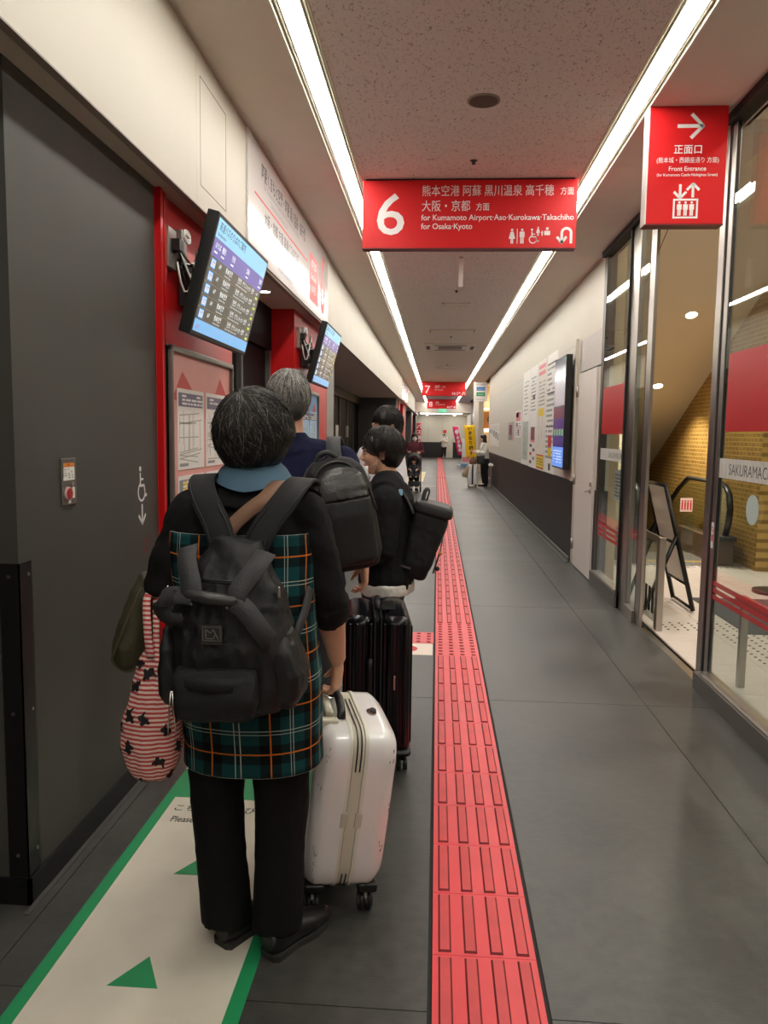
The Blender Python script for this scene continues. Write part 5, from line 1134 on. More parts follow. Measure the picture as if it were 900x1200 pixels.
# ---- far people -------------------------------------------------------------------
def simple(label, at, hd, h, top, bottom, hairm, long=0., arms=None, maskon=False, lean=0., skirt=0):
    f = Fig(label, at, hd, h); k = f.k; S = lambda *p: tuple(v*k for v in p)
    arms = arms or ((S(.165,0,1.36),S(.22,-.02,1.10),S(.22,.08,.86)),(S(-.165,0,1.36),S(-.22,-.02,1.10),S(-.22,.08,.86)))
    b = f.body; torso(f,b,lean=lean)
    for A in arms: limb(f,b,*A,ARM)
    lg = [(S(x,0,.84),S(x,.02,.47),S(x,-.03,.08)) for x in (-.085,.085)]
    for q in lg: limb(f,b,*q,LEG)
    hc = f.P(0,.01*k+lean*.43*h,1.565*k); Hd = headframe(hc,hd,radians(-6)); head(b,Hd,k); f.tube(b,[(0,lean*.35*h,1.36*k),(0,.01+lean*.42*h,1.48*k)],[.056*k,.052*k])
    for i,A in enumerate(arms): d = Vector(f.P(*A[2]))-Vector(f.P(*A[1])); hand(b,f.P(*A[2]),d[:],(-f.R if i==0 else f.R)[:],.7,1 if i==0 else -1,k)
    for x in (-.085,.085): b.tube([f.P(x*k,-.04,.05),f.P(x*k,.03,.06),f.P(x*k,.17,.03)],[.03,.034,.018])
    fuse(b,'body',SKIN2,f.t,.009,2); face_bits(Hd,k,f.t,mask=maskon)
    c = MB(); torso(f,c,.02,1.04,1.05,z0=.47,z1=.815,lean=lean)
    for A in arms: limb(f,c,*A,ARM,.02,1.85)
    fuse(c,'top',top,f.t,.011,2,wr=.006)
    c = MB()
    for q in lg: limb(f,c,*q,LEG,.018+skirt)
    torso(f,c,.012,z0=.44,z1=.51); fuse(c,'trousers',bottom,f.t,.011,2)
    for x in (-.085,.085): p, q = f.P(x*k,-.07,0), f.P(x*k,.18,0); shoe(f,'shoe',(p.x,p.y),(q.x,q.y),MATS['black_leather'],SOLE)
    bl = [((0,-.018*k,.036*k),(.089*k,.106*k,.090*k)),((0,-.05*k,-.03*k),(.083*k,.066*k,.08*k)),((0,.045*k,.06*k),(.07*k,.05*k,.035*k))]
    if long: bl += [((0,-.06*k,-.10*k),(.085*k,.05*k,.10*k+long)),((.075*k,-.01,-.07*k),(.025*k,.045*k,.10*k+long*.6)),((-.075*k,-.01,-.07*k),(.025*k,.045*k,.10*k+long*.6))]
    hair(Hd,bl,f.t,hairm,0,voxel=.008)
    if maskon: mask(Hd,k,f.t)
    return f, Hd
S1 = 1.52/1.68
st, _h = simple('masked woman in a burgundy top pushing a pushchair towards the camera',(-.60,20.9),radians(180),1.52,mat('burgundy_knit',(82,26,38),.85),mat('dark_skirt',(36,34,38),.8),HBl,.06,
    arms=((tuple(v*S1 for v in (.165,0,1.36)),tuple(v*S1 for v in (.24,.02,1.12)),(.14,.26,.99)),(tuple(v*S1 for v in (-.165,0,1.36)),tuple(v*S1 for v in (-.24,.02,1.12)),(-.14,.26,.99))),maskon=True)
gd, Hg = simple('person in a pale jacket and black trousers standing before the far cream door',(.42,48.6),radians(180),1.50,mat('pale_jacket',(206,200,192),.8),mat('black_slacks',(26,26,28),.8),HBl,0.02,
    arms=(((.15,0,1.28),(.22,.03,1.04),(.06,.20,1.10)),((-.15,0,1.28),(-.21,.02,1.03),(-.05,.20,1.02))),maskon=True)
sw, Hs = simple('long haired woman in a white blouse and black trousers leaning at the wall end',(1.40,22.9),radians(100),1.50,mat('white_blouse',(224,220,210),.8),mat('wide_black_trousers',(20,20,22),.85),HBl,.10,
    arms=(((.15,.02,1.20),(.19,.10,.98),(.10,.32,1.02)),((-.15,.02,1.20),(-.20,.06,.97),(-.10,.30,.98))),lean=.10,skirt=.02)
# ============================================================ BAGS, CASES, PUSHCHAIR, BANNERS
NYL = mat('black_nylon',(30,30,31),.5,bump=.25,bscale=420,spec=.35); NYL2 = mat('black_nylon_matt',(30,30,31),.7,bump=.3,bscale=300,spec=.3); WEB = mat('black_webbing',(54,54,56),.65,bump=.4,bscale=380); LEA = mat('black_grained_leather',(50,49,48),.34,bump=.2,bscale=120); CHROME = mat('polished_metal',(200,198,194),.2,1.); ZIP = mat('zip_black',(14,14,15),.45)
def superring(mb, rows, n=28, e=.6):
    """upright soft box: rows of (x, y, z, half width, half depth)"""
    vs = []
    for (x,y,z,a,b) in rows:
        for j in range(n):
            t = 2*pi*j/n; vs.append((x+a*math.copysign(abs(cos(t))**e,cos(t)), y+b*math.copysign(abs(sin(t))**e,sin(t)), z))
    k = len(rows); fs = [(i*n+j,i*n+(j+1)%n,(i+1)*n+(j+1)%n,(i+1)*n+j) for i in range(k-1) for j in range(n)]+[tuple(range(n-1,-1,-1)),tuple((k-1)*n+j for j in range(n))]
    return mb.add(vs,fs,True)
# -- rucksack of the front woman
t = thing('rucksack','black nylon roll-top rucksack with leather grip and stitched patch on the front woman','rucksack',(-.52,1.95,.79))
c = MB(); superring(c,[(-.52,1.955,.785,.10,.07),(-.52,1.955,.80,.135,.085),(-.512,1.95,.86,.150,.098),(-.512,1.95,.95,.150,.10),(-.52,1.955,1.03,.146,.095),(-.525,1.965,1.085,.135,.085),(-.525,1.975,1.13,.108,.07),(-.515,1.985,1.18,.082,.055),(-.508,1.995,1.222,.062,.038)])
mainb = fuse(c,'main_bag',NYL,t,.006,3,wr=.011,wscale=(13,13,9),fine=.0015)
c = MB(); superring(c,[(-.536,1.845,.788,.085,.025),(-.536,1.845,.80,.103,.036),(-.534,1.843,.85,.106,.042),(-.534,1.848,.895,.104,.036),(-.533,1.858,.915,.098,.022)],e=.5); pk = fuse(c,'front_pocket',NYL2,t,.006,2,wr=.006,wscale=(10,10,12))
c = MB(); ribbon(c,[(-.637,1.842,.884),(-.60,1.815,.886),(-.534,1.803,.887),(-.47,1.814,.885),(-.43,1.842,.882)],.032,[(0,-1,.15)]*5,.004).build('pocket_flap',NYL2,pk)
for x,rx in ((-.372,.045),(-.668,.036)): 
    c = MB(); superring(c,[(x,1.955,.80,rx*.6,.05),(x,1.955,.83,rx,.075),(x+.006 if x>-.5 else x,1.95,.89,rx*1.05,.085),(x-.004,1.95,.95,rx*.75,.078),(x-.012,1.955,1.0,rx*.3,.05)],e=.8); fuse(c,'side_pocket',NYL,t,.006,2,wr=.009,wscale=(16,16,9))
c = MB(); c.tube([(-.607,1.842,1.101),(-.595,1.838,1.101),(-.54,1.834,1.094),(-.485,1.838,1.088),(-.474,1.842,1.086)],[.012,.0165,.0175,.0165,.012],14,flat=.9); g = c.build('leather_grip',LEA,t); 
c = MB(); [c.disk(x,z,.0035,0,.002,8,M=facing(1.819)) for x,z in ((-.585,1.083),(-.497,1.076))]; c.build('rivet',CHROME,g)
c = MB()
ribbon(c,smoothpts([(-.625,1.93,1.205),(-.612,1.875,1.175),(-.592,1.843,1.13),(-.588,1.835,1.105)]),[.050]*13,[(0,-1,.2)]*13); ribbon(c,smoothpts([(-.585,1.832,1.098),(-.625,1.835,1.10),(-.662,1.85,1.088),(-.670,1.855,1.062),(-.652,1.855,1.038),(-.615,1.852,1.035)]),.046,[(0,-.8,.6)]*5+[(-.9,-.4,0)]*6+[(0,-.8,-.5)]*10); c.build('carry_strap',WEB,t)
c = MB(); ribbon(c,smoothpts([(-.425,1.93,1.195),(-.44,1.875,1.165),(-.470,1.843,1.12),(-.480,1.835,1.095)]),.050,[(0,-1,.2)]*13); ribbon(c,smoothpts([(-.482,1.832,1.088),(-.455,1.828,1.07),(-.425,1.83,1.03),(-.405,1.848,.995),(-.40,1.865,.985)]),.050,[(.2,-1,.3)]*17); c.build('carry_strap',WEB,t)
# shoulder straps over the back
def strap(pts, w, nm=NYL2): 
    P = smoothpts(pts,5); c = MB(); ribbon(c,P,w,[(0,-1,.35+.9*max(0,(p.z-1.30)/.08)) for p in P],.012); o = c.build('shoulder_strap',nm,t)
    e = MB()
    for s in (-1,1):
        q = [p+Vector((s*(w/2-.006),-.012,.004)) for p in P]; e.tube(q,.0022,5)
    e.build('strap_piping',ZIP,o); bv = o.modifiers.new('bevel','BEVEL'); bv.width = .004; bv.segments = 2
strap([(-.553,1.995,1.20),(-.575,2.010,1.255),(-.612,2.035,1.315),(-.635,2.08,1.352),(-.645,2.16,1.368),(-.65,2.25,1.34),(-.655,2.31,1.25)],.072)
strap([(-.468,1.995,1.20),(-.44,2.010,1.255),(-.398,2.035,1.315),(-.378,2.08,1.350),(-.37,2.16,1.362),(-.368,2.25,1.335),(-.37,2.31,1.25)],.072)
c = MB(); ribbon(c,smoothpts([(-.345,2.12,1.07),(-.352,2.06,1.01),(-.375,2.01,.94)]),.026,[(1,-1,0)]*9); c.build('adjuster_strap',WEB,t)
c = MB(); c.tube([(-.60,1.885,1.128),(-.55,1.878,1.126),(-.50,1.878,1.124),(-.44,1.888,1.128)],.0035,6); c.tube([(-.60,1.882,1.134),(-.55,1.875,1.132),(-.50,1.875,1.130),(-.44,1.885,1.134)],.002,6); c.build('zip',ZIP,t)
M = facing(1.8385,-.54,1.005)
c = MB(M); c.box(-.026,.026,-.026,.022,0,.003); pt = c.build('leather_patch',LEA,t)
c = MB(M); em = mat('patch_emboss',(104,102,100),.4); c.stroke([(-.022,-.016),(-.022,.018),(.022,.018),(.022,-.016),(-.022,-.016)],.0018,.003,.0042); c.stroke([(-.015,-.009),(-.015,.012),(-.004,.003),(.004,.012),(.016,-.012)],.0028,.003,.0045); c.stroke([(-.015,-.011),(.004,-.011),(.008,.0)],.0024,.003,.0045); c.text('OUTDOOR',0,-.0225,.0075,.003,align='CENTER'); c.build('emblem',em,pt)
c = MB(); 
for (x,z) in ((-.690,1.075),(-.688,1.045)): c.box(x-.006,x+.006,1.90,1.91,z-.008,z+.008,bev=.002)
c.tube([(-.668,1.90,1.11),(-.688,1.90,1.085),(-.690,1.905,1.03)],.003,6); c.build('zip_puller',CHROME,t); c = MB(); c.tube([(-.632,1.80,.872),(-.635,1.795,.82),(-.640,1.80,.765)],.002,6); c.tube([(-.628,1.80,.872),(-.625,1.795,.83),(-.62,1.80,.77)],.002,6); c.build('zip_puller',CHROME,t)
c = MB(); c.box(-.392,-.384,1.90,1.93,1.085,1.115,bev=.002).build('side_buckle',CHROME,t)
# -- olive shoulder bag with brown strap
OL = mat('olive_canvas',(62,58,38),.7,bump=.3,bscale=200,var=.08,vscale=12)
t = thing('shoulder_bag','olive shoulder bag with a brown strap across the woman\'s back','bag',(-.86,2.22,.81))
c = MB(); c.tube([(-.812,2.16,1.085),(-.83,2.17,1.03),(-.853,2.18,.95),(-.868,2.18,.885),(-.872,2.18,.835),(-.872,2.18,.815)],[(.028,.02),(.038,.05),(.050,.08),(.058,.095),(.058,.085),(.042,.06)],18,up=(0,1,0)); ob_ = fuse(c,'bag',OL,t,.006,3,wr=.006,wscale=(18,10,9))
c = MB(); c.tube(smoothpts([(-.818,2.10,1.06),(-.85,2.085,.98),(-.885,2.09,.90),(-.905,2.10,.85),(-.895,2.115,.825),(-.86,2.11,.815),(-.83,2.10,.835)]),.0035,6); c.build('piping',mat('olive_piping',(84,78,54),.7),ob_)
BR = mat('brown_webbing',(132,98,78),.7,bump=.3,bscale=260)
c = MB(); P = smoothpts([(-.425,2.20,1.362),(-.432,2.10,1.358),(-.455,2.045,1.322),(-.50,2.028,1.285),(-.545,2.022,1.235),(-.585,2.02,1.14),(-.635,2.025,1.02),(-.66,2.06,1.0),(-.73,2.12,1.04),(-.80,2.15,1.07)],5); ribbon(c,P,.040,[(0,-1,.4+1.2*max(0,(p.z-1.31)/.06)) for p in P],.004).build('strap',BR,t)
# -- striped tote
def striped():
    m = bpy.data.materials.new('red_striped_cloth'); m.use_nodes = True; nt = m.node_tree; L = nt.links.new; b = nt.nodes['Principled BSDF']; b.inputs['Roughness'].default_value = .75
    tc = nt.nodes.new('ShaderNodeTexCoord'); w = nt.nodes.new('ShaderNodeTexWave'); w.bands_direction = 'Z'; w.inputs['Scale'].default_value = 26; w.inputs['Distortion'].default_value = 1.0; w.inputs['Detail Scale'].default_value = .6; L(tc.outputs['Object'], w.inputs['Vector'])
    r = nt.nodes.new('ShaderNodeValToRGB'); r.color_ramp.elements[0].position = .46; r.color_ramp.elements[1].position = .54; r.color_ramp.elements[0].color = srgb(196,72,70)+(1,); r.color_ramp.elements[1].color = srgb(232,208,198)+(1,); L(w.outputs['Fac'], r.inputs[0]); L(r.outputs[0], b.inputs['Base Color']); return m
STR = striped()
t = thing('tote_bag','red and white striped cloth bag with black cat prints hanging on her arm','bag',(-.785,2.1,.53))
c = MB(); superring(c,[(-.765,2.07,.90,.022,.018),(-.764,2.07,.86,.050,.034),(-.768,2.065,.79,.066,.052),(-.776,2.06,.70,.076,.062),(-.778,2.06,.63,.080,.066),(-.776,2.06,.575,.064,.058),(-.774,2.06,.545,.050,.045),(-.772,2.06,.535,.04,.035)],e=.85); tb = fuse(c,'bag',STR,t,.005,2,wr=.008,wscale=(22,22,6))
c = MB(); ribbon(c,smoothpts([(-.770,2.04,.88),(-.785,2.06,.95),(-.800,2.10,1.03),(-.80,2.16,1.04)]),.022,[(0,-1,0)]*13); ribbon(c,smoothpts([(-.758,2.05,.88),(-.768,2.08,.96),(-.785,2.13,1.03),(-.79,2.18,1.04)]),.018,[(0,-1,0)]*13); c.build('carry_loop',STR,t)
rnd = random.Random(21); bmp = tb.data; CATB = mat('cat_print_black',(24,22,22),.8)
kd = [(v.co.copy(), v.normal.copy()) for v in bmp.vertices if v.normal.y < -.15 or abs(v.normal.x) > .5]; used = []
for _ in range(400):
    p,nv = rnd.choice(kd)
    if len(used) > 26 or any((p-q).length < .040 for q in used): continue
    used.append(p); u = Vector((0,0,1)).cross(nv)
    if u.length < .2: continue
    u.normalize(); v = nv.cross(u); a = rnd.uniform(0,2*pi); u, v = u*cos(a)+v*sin(a), v*cos(a)-u*sin(a); k = rnd.uniform(.9,1.2)
    sh_ = [(-.014,-.012),(-.004,-.014),(.002,-.008),(.008,-.014),(.014,-.010),(.011,.002),(.016,.010),(.012,.016),(.009,.012),(.004,.012),(.001,.016),(-.001,.008),(-.010,.004),(-.018,.012),(-.020,.009),(-.014,-.001)]
    bv_ = min(bmp.vertices, key=lambda w:(w.co-p).length_squared)
    pts = []
    for (x,y) in sh_:
        q = p+u*x*k+v*y*k; near = min(kd, key=lambda w:(w[0]-q).length_squared); pts.append(near[0]+near[1]*.0025+ (q-near[0])-(near[1]*(q-near[0]).dot(near[1])))
    mb = MB(); mb.add([q+org(tb) for q in pts],[tuple(range(len(pts)))]); mb.build('cat_print',CATB,tb)
# -- rucksack of the man
t = thing('rucksack','black rucksack with a leather upper panel on the grey haired man\'s shoulder','rucksack',(-.35,2.95,.98))
def tilted(c,rows,e=.6,M=None): superring(c,rows,30,e); return c
RT = Matrix.Translation((-.362,2.94,1.19)) @ Matrix.Rotation(radians(-10),4,'Y') @ Matrix.Rotation(radians(12),4,'Z')
c = MB(RT); superring(c,[(0,0,-.215,.085,.05),(0,0,-.205,.115,.07),(0,0,-.15,.135,.092),(0,0,-.02,.135,.098),(0,.0,.10,.130,.09),(0,.01,.17,.112,.072),(0,.02,.205,.08,.05),(0,.025,.217,.05,.03)],e=.7); fuse(c,'main_bag',NYL2,t,.007,3,wr=.004)
c = MB(RT); superring(c,[(.012,-.07,-.19,.08,.03),(.012,-.072,-.17,.10,.042),(.012,-.075,0.0,.106,.050),(.012,-.072,.055,.104,.046)],e=.7); fuse(c,'front_pocket',NYL,t,.006,2,wr=.003)
c = MB(RT); superring(c,[(.012,-.069,.058,.103,.046),(.012,-.064,.10,.099,.044),(.012,-.052,.145,.084,.038),(.012,-.036,.172,.06,.028),(.012,-.025,.18,.04,.02)],e=.72); fuse(c,'leather_panel',LEA,t,.006,2,wr=.006,wscale=(9,9,12))
c = MB(RT); c.tube(smoothpts([(-.10,-.075,-.18),(-.108,-.08,0),(-.10,-.075,.10),(-.06,-.06,.175),(.0,-.045,.20),(.06,-.05,.18),(.11,-.07,.10),(.13,-.078,.0)]),.005,8); c.build('zip',ZIP,t)
c = MB(RT); c.tube(smoothpts([(-.125,-.06,.02),(-.125,-.03,.12),(-.09,-.01,.19),(-.02,.0,.222)]),.006,8); c.tube(smoothpts([(-.06,.0,.205),(-.045,-.01,.235),(-.01,-.01,.240),(.02,.0,.215)]),.009,8); c.build('handle',WEB,t)
c = MB(); P = smoothpts([(-.388,3.035,1.36),(-.405,3.06,1.42),(-.415,3.12,1.462),(-.42,3.2,1.47),(-.42,3.3,1.43),(-.42,3.33,1.33)]); ribbon(c,P,.058,[(0,-1,.4+1.5*max(0,(p.z-1.4)/.06)) for p in P],.012); c.build('shoulder_strap',WEB,t)
# -- rucksack of the boy
t = thing('rucksack','boxy black rucksack with a lid and zip charm on the boy\'s back','rucksack',(-.05,4.0,.78))
RB = Matrix.Translation((-.058,4.0,.945)) @ Matrix.Rotation(radians(14),4,'Y')
c = MB(RB); superring(c,[(-.01,0,-.185,.045,.09),(-.01,0,-.175,.062,.12),(-.008,0,-.10,.072,.135),(.0,0,.05,.086,.138),(0,0,.13,.090,.138),(-.002,0,.165,.086,.13)],e=.36); fuse(c,'main_bag',NYL2,t,.007,2,wr=.007,wscale=(11,11,11))
c = MB(RB); superring(c,[(.004,0,.155,.098,.144),(.004,0,.17,.101,.147),(.002,0,.198,.097,.142),(-.002,0,.209,.085,.13)],e=.34); fuse(c,'lid',NYL,t,.007,2,wr=.003)
c = MB(RB); c.tube(smoothpts([(-.058,-.015,.18),(-.062,-.012,.25),(-.050,0,.268),(-.040,.012,.25),(-.045,.015,.18)]),[(.011,.005)]*17,8); c.build('grab_handle',WEB,t)
c = MB(RB); c.tube([(.076,-.09,.14),(.090,-.10,.0),(.084,-.095,-.13)],.004,6); c.build('zip',mat('zip_grey',(110,108,104),.4,.5),t); c = MB(RB); c.ell((.094,-.11,-.02),.010,10); c.tube([(.09,-.10,.02),(.094,-.11,-.02)],.002,5); c.build('charm',mat('charm_orange',(206,140,60),.5),t); c = MB(RB); c.ell((.098,-.10,-.10),.013,10).build('bobble',BLACKPL,t)
c = MB()
for y in (3.88,4.12):
    P = smoothpts([(-.115,y,1.10),(-.150,y,1.175),(-.20,y,1.232),(-.27,y,1.225),(-.33,y,1.16),(-.345,y,1.05),(-.30,y,.93),(-.20,y,.86),(-.12,y,.83)]); ribbon(c,P,.055,[((p.x+.235),(0),(p.z-1.02)) for p in P],.010)
c.build('shoulder_strap',WEB,t); c = MB(); c.box(-.185,-.165,3.842,3.85,1.195,1.225,bev=.002); c.build('blue_tag',mat('tag_blue',(150,200,226),.5),t,label='pale blue tag')
# -- hard cases
def wheel(par, c, r=.026, w=.018, ax=(1,0,0), m=None):
    a = Vector(ax).normalized(); mb = MB(); cc = Vector(c); mb.cyl(cc-a*w/2,cc+a*w/2,r,18); o = mb.build('wheel',m or BLACKPL,par); MB().cyl(cc-a*(w/2+.001),cc+a*(w/2+.001),r*.45,12).build('hub',mat('hub_grey',(150,148,146),.4),o); return o
GLW = mat('glossy_white_shell',(236,233,232),.18,coat=.4,var=.02,vscale=8); ZT = mat('ivory_zip_tape',(206,200,182),.7); BLINE = mat('black_stripe',(22,22,24),.5)
t = thing('suitcase','scuffed white hard suitcase on black wheels held by the woman in front','suitcase',(0,0,0))
hw, hd, hh = .128, .195, .265
def shell(x0,x1,nm):
    rows = []; 
    mb = MB(); n = 40; K = 9; vs = []
    for i in range(K):
        f = i/(K-1); x = x0+(x1-x0)*f; out = abs(x); ins = .0 if out < .092 else .032*((out-.092)/.036)
        for j in range(n):
            a = 2*pi*j/n; e = .30; y = (hd-ins)*math.copysign(abs(cos(a))**e,cos(a)); z = (hh-ins)*math.copysign(abs(sin(a))**e,sin(a))
            if z < -hh*.72 and True: z = z+.0
            vs.append((x,y,z))
    fs = [(i*n+j,(i+1)*n+j,(i+1)*n+(j+1)%n,i*n+(j+1)%n) for i in range(K-1) for j in range(n)]+[tuple(range(n)),tuple((K-1)*n+j for j in range(n-1,-1,-1))]
    mb.add(vs,fs,True); o = mb.build(nm,GLW,t); b = o.modifiers.new('bevel','BEVEL'); b.width = .012; b.segments = 3; b.limit_method = 'ANGLE'; b.angle_limit = radians(40); b = o.modifiers.new('normals','WEIGHTED_NORMAL'); return o
shell(-.128,-.016,'shell_half'); shell(.016,.128,'shell_half')
mb = MB()
tv_ = []; nn_ = 60
for x in (-.017,.017):
    for j in range(nn_): a = 2*pi*j/nn_; tv_.append((x,(hd-.002)*math.copysign(abs(cos(a))**.30,cos(a)),(hh-.002)*math.copysign(abs(sin(a))**.30,sin(a))))
mb.add(tv_,[(j,nn_+j,nn_+(j+1)%nn_,(j+1)%nn_) for j in range(nn_)],True); zt = mb.build('zip_tape',ZT,t)
def loopband(x, w, d, zr):
    mb = MB(); n = 90; vs = []
    pts = []
    for j in range(n+1):
        a = 2*pi*j/n; e = .30; pts.append((hd*math.copysign(abs(cos(a))**e,cos(a)), hh*math.copysign(abs(sin(a))**e,sin(a))))
    for (y,z),(y2,z2) in zip(pts,pts[1:]):
        if zr(y,z) and zr(y2,z2):
            k = 1+d/.2; mb.add([(x-w/2,y*k,z*k),(x+w/2,y*k,z*k),(x+w/2,y2*k,z2*k),(x-w/2,y2*k,z2*k)],[(0,1,2,3)])
    return mb
for x in (-.0065,.0065):
    for z0_,z1_ in ((hh*.55,hh*2),(-hh*2,-hh*.70)): loopband(x,.0046,.001,lambda y,z: y<.08 and z0_<z<z1_).build('black_stripe',BLINE,t)
for x in (-.024,.024): loopband(x,.010,.002,lambda y,z: True).build('rim_band',mat('rim_cream',(222,218,204),.4),t)
for x in (-.022,.022): MB().box(x-.011,x+.011,-hd-.003,-hd+.01,-.035,.012,bev=.002).build('hinge_cover',mat('hinge_ivory',(196,190,172),.5),t)
mb = MB(); mb.tube(smoothpts([(-.046,-.085,hh+.002),(-.046,-.07,hh+.026),(-.046,0,hh+.040),(-.046,.07,hh+.026),(-.046,.085,hh+.002)]),[(.014,.006)]*17,10); mb.build('carry_handle',BLACKPL,t)
mb = MB(); mb.box(-.112,-.058,-.115,-.085,hh-.02,hh+.010,bev=.005).box(-.112,-.058,.085,.115,hh-.02,hh+.010,bev=.005).box(-.096,-.074,-.08,-.068,hh,hh+.02).box(-.096,-.074,.068,.08,hh,hh+.02); mb.tube([(-.085,-.09,hh+.022),(-.085,.09,hh+.022)],[(.014,.012)]*2,10); mb.build('telescopic_grip',mat('grip_ivory',(222,216,196),.45),t)
mb = MB(); mb.disk(.062,-.03,.016,hh+.0,hh+.004,16,.024); lk = mb.build('lock',CHROME,t); MB().disk(.070,-.02,.010,hh+.004,hh+.006,12,.018).build('lock_button',BLACKPL,lk)
for x in (-.085,.085):
    for y in (-.135,.135):
        s = 1 if x > 0 else -1; g = MB().box(x-.032,x+.032,y-.052,y+.04,-hh-.002,-hh+.028,bev=.008).build('corner_guard',BLACKPL,t); mb = MB(); mb.tube([(x,y,-hh),(x,y-.012,-hh-.022),(x,y-.03,-hh-.036)],[.016,.014,.010],10); mb.build('caster_fork',mat('fork_pale',(206,204,200),.4),t)
        for k in (-1,1): wheel(t,(x+.013*k,y-.028,-hh-.040),.028,.014)
mb = MB(); rr = random.Random(2)
for (x,y,z,l) in ((-.1,-.2005,-.17,.05),(-.098,-.2005,.20,.02),(.10,-.2005,.19,.03),(.112,-.196,.02,.02),(-.105,-.2,-.12,.02),(.1,-.2,-.1,.015),(-.11,-.198,.1,.012)):
    for k in range(5): a = z+rr.uniform(-l,l); xx = x+rr.uniform(-.006,.006); mb.box(xx-.0007,xx+.0007,y-.0012,y,a,a+rr.uniform(.004,.014))
mb.build('scuff_mark',mat('scuff_grey',(96,92,88),.8),t)
t.location = (-.292,2.448,.352); t.rotation_euler = (radians(5),radians(5.5),radians(17)); ORG[t] = Vector((0,0,0))
BLS = mat('glossy_black_shell',(13,14,19),.22,spec=.35)
t = thing('suitcase','tall glossy black ribbed suitcase beside the grey haired man','suitcase',(0,0,0))
hw, hd, hh = .15, .22, .315
mb = MB(); mb.box(-hw,-.014,-hd,hd,-hh,hh,bev=.045); s1 = mb.build('shell_half',BLS,t); mb = MB(); mb.box(.014,hw,-hd,hd,-hh,hh,bev=.045); mb.build('shell_half',BLS,t)
mb = MB(); mb.box(-.02,.02,-hd+.012,hd-.012,-hh+.012,hh-.012,bev=.02); mb.build('zip_tape',ZIP,t); mb = MB(); [mb.box(x-.004,x+.004,-hd-.002,hd+.002,-hh-.002,hh+.002,bev=.003) for x in (-.014,.014)]; mb.build('rim_band',mat('rim_dark',(44,46,52),.3),t)
for x in [-.12+.03*i for i in range(4)]+[.03+.03*i for i in range(4)]: MB().box(x-.007,x+.007,-hd-.004,hd+.004,-hh+.05,hh-.03,bev=.004).build('rib',BLS,t)
for i in range(5): y = -.16+.08*i; MB().box(-hw-.004,hw+.004,y-.018,y+.018,-hh+.05,hh-.05,bev=.004).build('rib',BLS,t)
mb = MB(); mb.tube(smoothpts([(0,-.08,hh),(0,-.065,hh+.03),(0,0,hh+.038),(0,.065,hh+.03),(0,.08,hh)]),[(.013,.007)]*17,10); mb.build('carry_handle',BLACKPL,t); mb = MB(); mb.tube(smoothpts([(-.035,-hd-.004,.13),(-.035,-hd-.022,.10),(-.035,-hd-.024,.0),(-.035,-hd-.022,-.08),(-.035,-hd-.004,-.11)]),[(.012,.006)]*17,10); mb.build('side_handle',BLACKPL,t)
MB().box(.07,.078,-hd-.008,-hd-.003,-.01,.055,bev=.002).build('badge',CHROME,t); MB().box(.02,.08,-.09,.09,hh,hh+.008,bev=.003).build('telescopic_grip',BLACKPL,t)
MB().box(-hw-.003,hw+.003,-hd-.003,hd+.003,-hh-.005,-hh+.03,bev=.02).build('base_guard',BLACKPL,t)
for x in (-.115,.115):
    for y in (-.17,.17): 
        MB().cyl((x,y,-hh-.03),(x,y,-hh+.005),.02,12).build('caster_fork',BLACKPL,t)
        for k in (-1,1): wheel(t,(x+.014*k,y-.015,-hh-.046),.028,.016)
t.location = (-.262,3.535,.391); t.rotation_euler = (0,0,radians(6))
# -- white case and bags by the far woman
t = thing('suitcase','small white suitcase standing in front of the leaning woman','suitcase',(1.03,22.75,0))
for (x0,x1) in ((.90,1.02),(1.05,1.17)): MB().box(x0,x1,22.6,22.95,.06,.64,bev=.03).build('shell_half',GLW,t)
MB().box(1.015,1.055,22.61,22.94,.07,.63).build('zip_tape',ZIP,t); MB().box(.93,.94,22.75,22.76,.63,.82).box(1.13,1.14,22.75,22.76,.63,.82).box(.93,1.14,22.745,22.765,.81,.83).build('telescopic_grip',STEEL,t)
for x in (.93,1.14): wheel(t,(x,22.63,.03),.03,.02); wheel(t,(x,22.92,.03),.03,.02)
t = thing('paper_bag','brown paper bag resting on top of the small white suitcase','bag',(1.04,22.75,.65)); c = MB(); superring(c,[(1.04,22.72,.645,.10,.07),(1.04,22.72,.74,.11,.08),(1.05,22.72,.83,.07,.05),(1.06,22.72,.86,.03,.02)]); fuse(c,'bag',mat('brown_paper',(120,86,62),.8),t,.012,2,wr=.01)
t = thing('tote_bag','beige cloth bag hanging from the side of the small white suitcase','bag',(.83,22.7,.3)); c = MB(); c.tube([(.895,22.6,.62),(.86,22.6,.5),(.82,22.6,.36),(.80,22.6,.27)],[(.02,.02),(.06,.05),(.09,.07),(.07,.05)],14); fuse(c,'bag',mat('beige_cloth',(170,150,124),.8),t,.012,2,wr=.008); MB().tube([(.90,22.6,.60),(.93,22.66,.68),(.935,22.75,.72)],.008,6).build('carry_loop',MATS['beige_cloth'],t)
t = thing('shoulder_bag','black shoulder bag at the hip of the leaning woman','bag',(1.30,22.5,.7)); c = MB(); c.box(1.14,1.36,22.42,22.58,.66,.92,bev=.04); c.build('bag',LEA,t); MB().tube(smoothpts([(1.17,22.5,.90),(1.28,22.58,1.1),(1.36,22.72,1.24),(1.44,22.9,1.2)]),.008,6).build('strap',BLACKPL,t)
t = thing('leaning_bench','slim leaning seat with steel legs fixed at the wall end','seat',(1.54,22.9,0)); MB().box(1.49,1.612,22.5,23.3,.60,.66,bev=.01).build('seat',WHITE,t)
for y in (22.55,23.25): MB().box(1.53,1.56,y-.02,y+.02,0,.6).build('leg',STEEL,t)
MB().box(1.53,1.56,22.55,23.25,.22,.25).build('stretcher',STEEL,t)
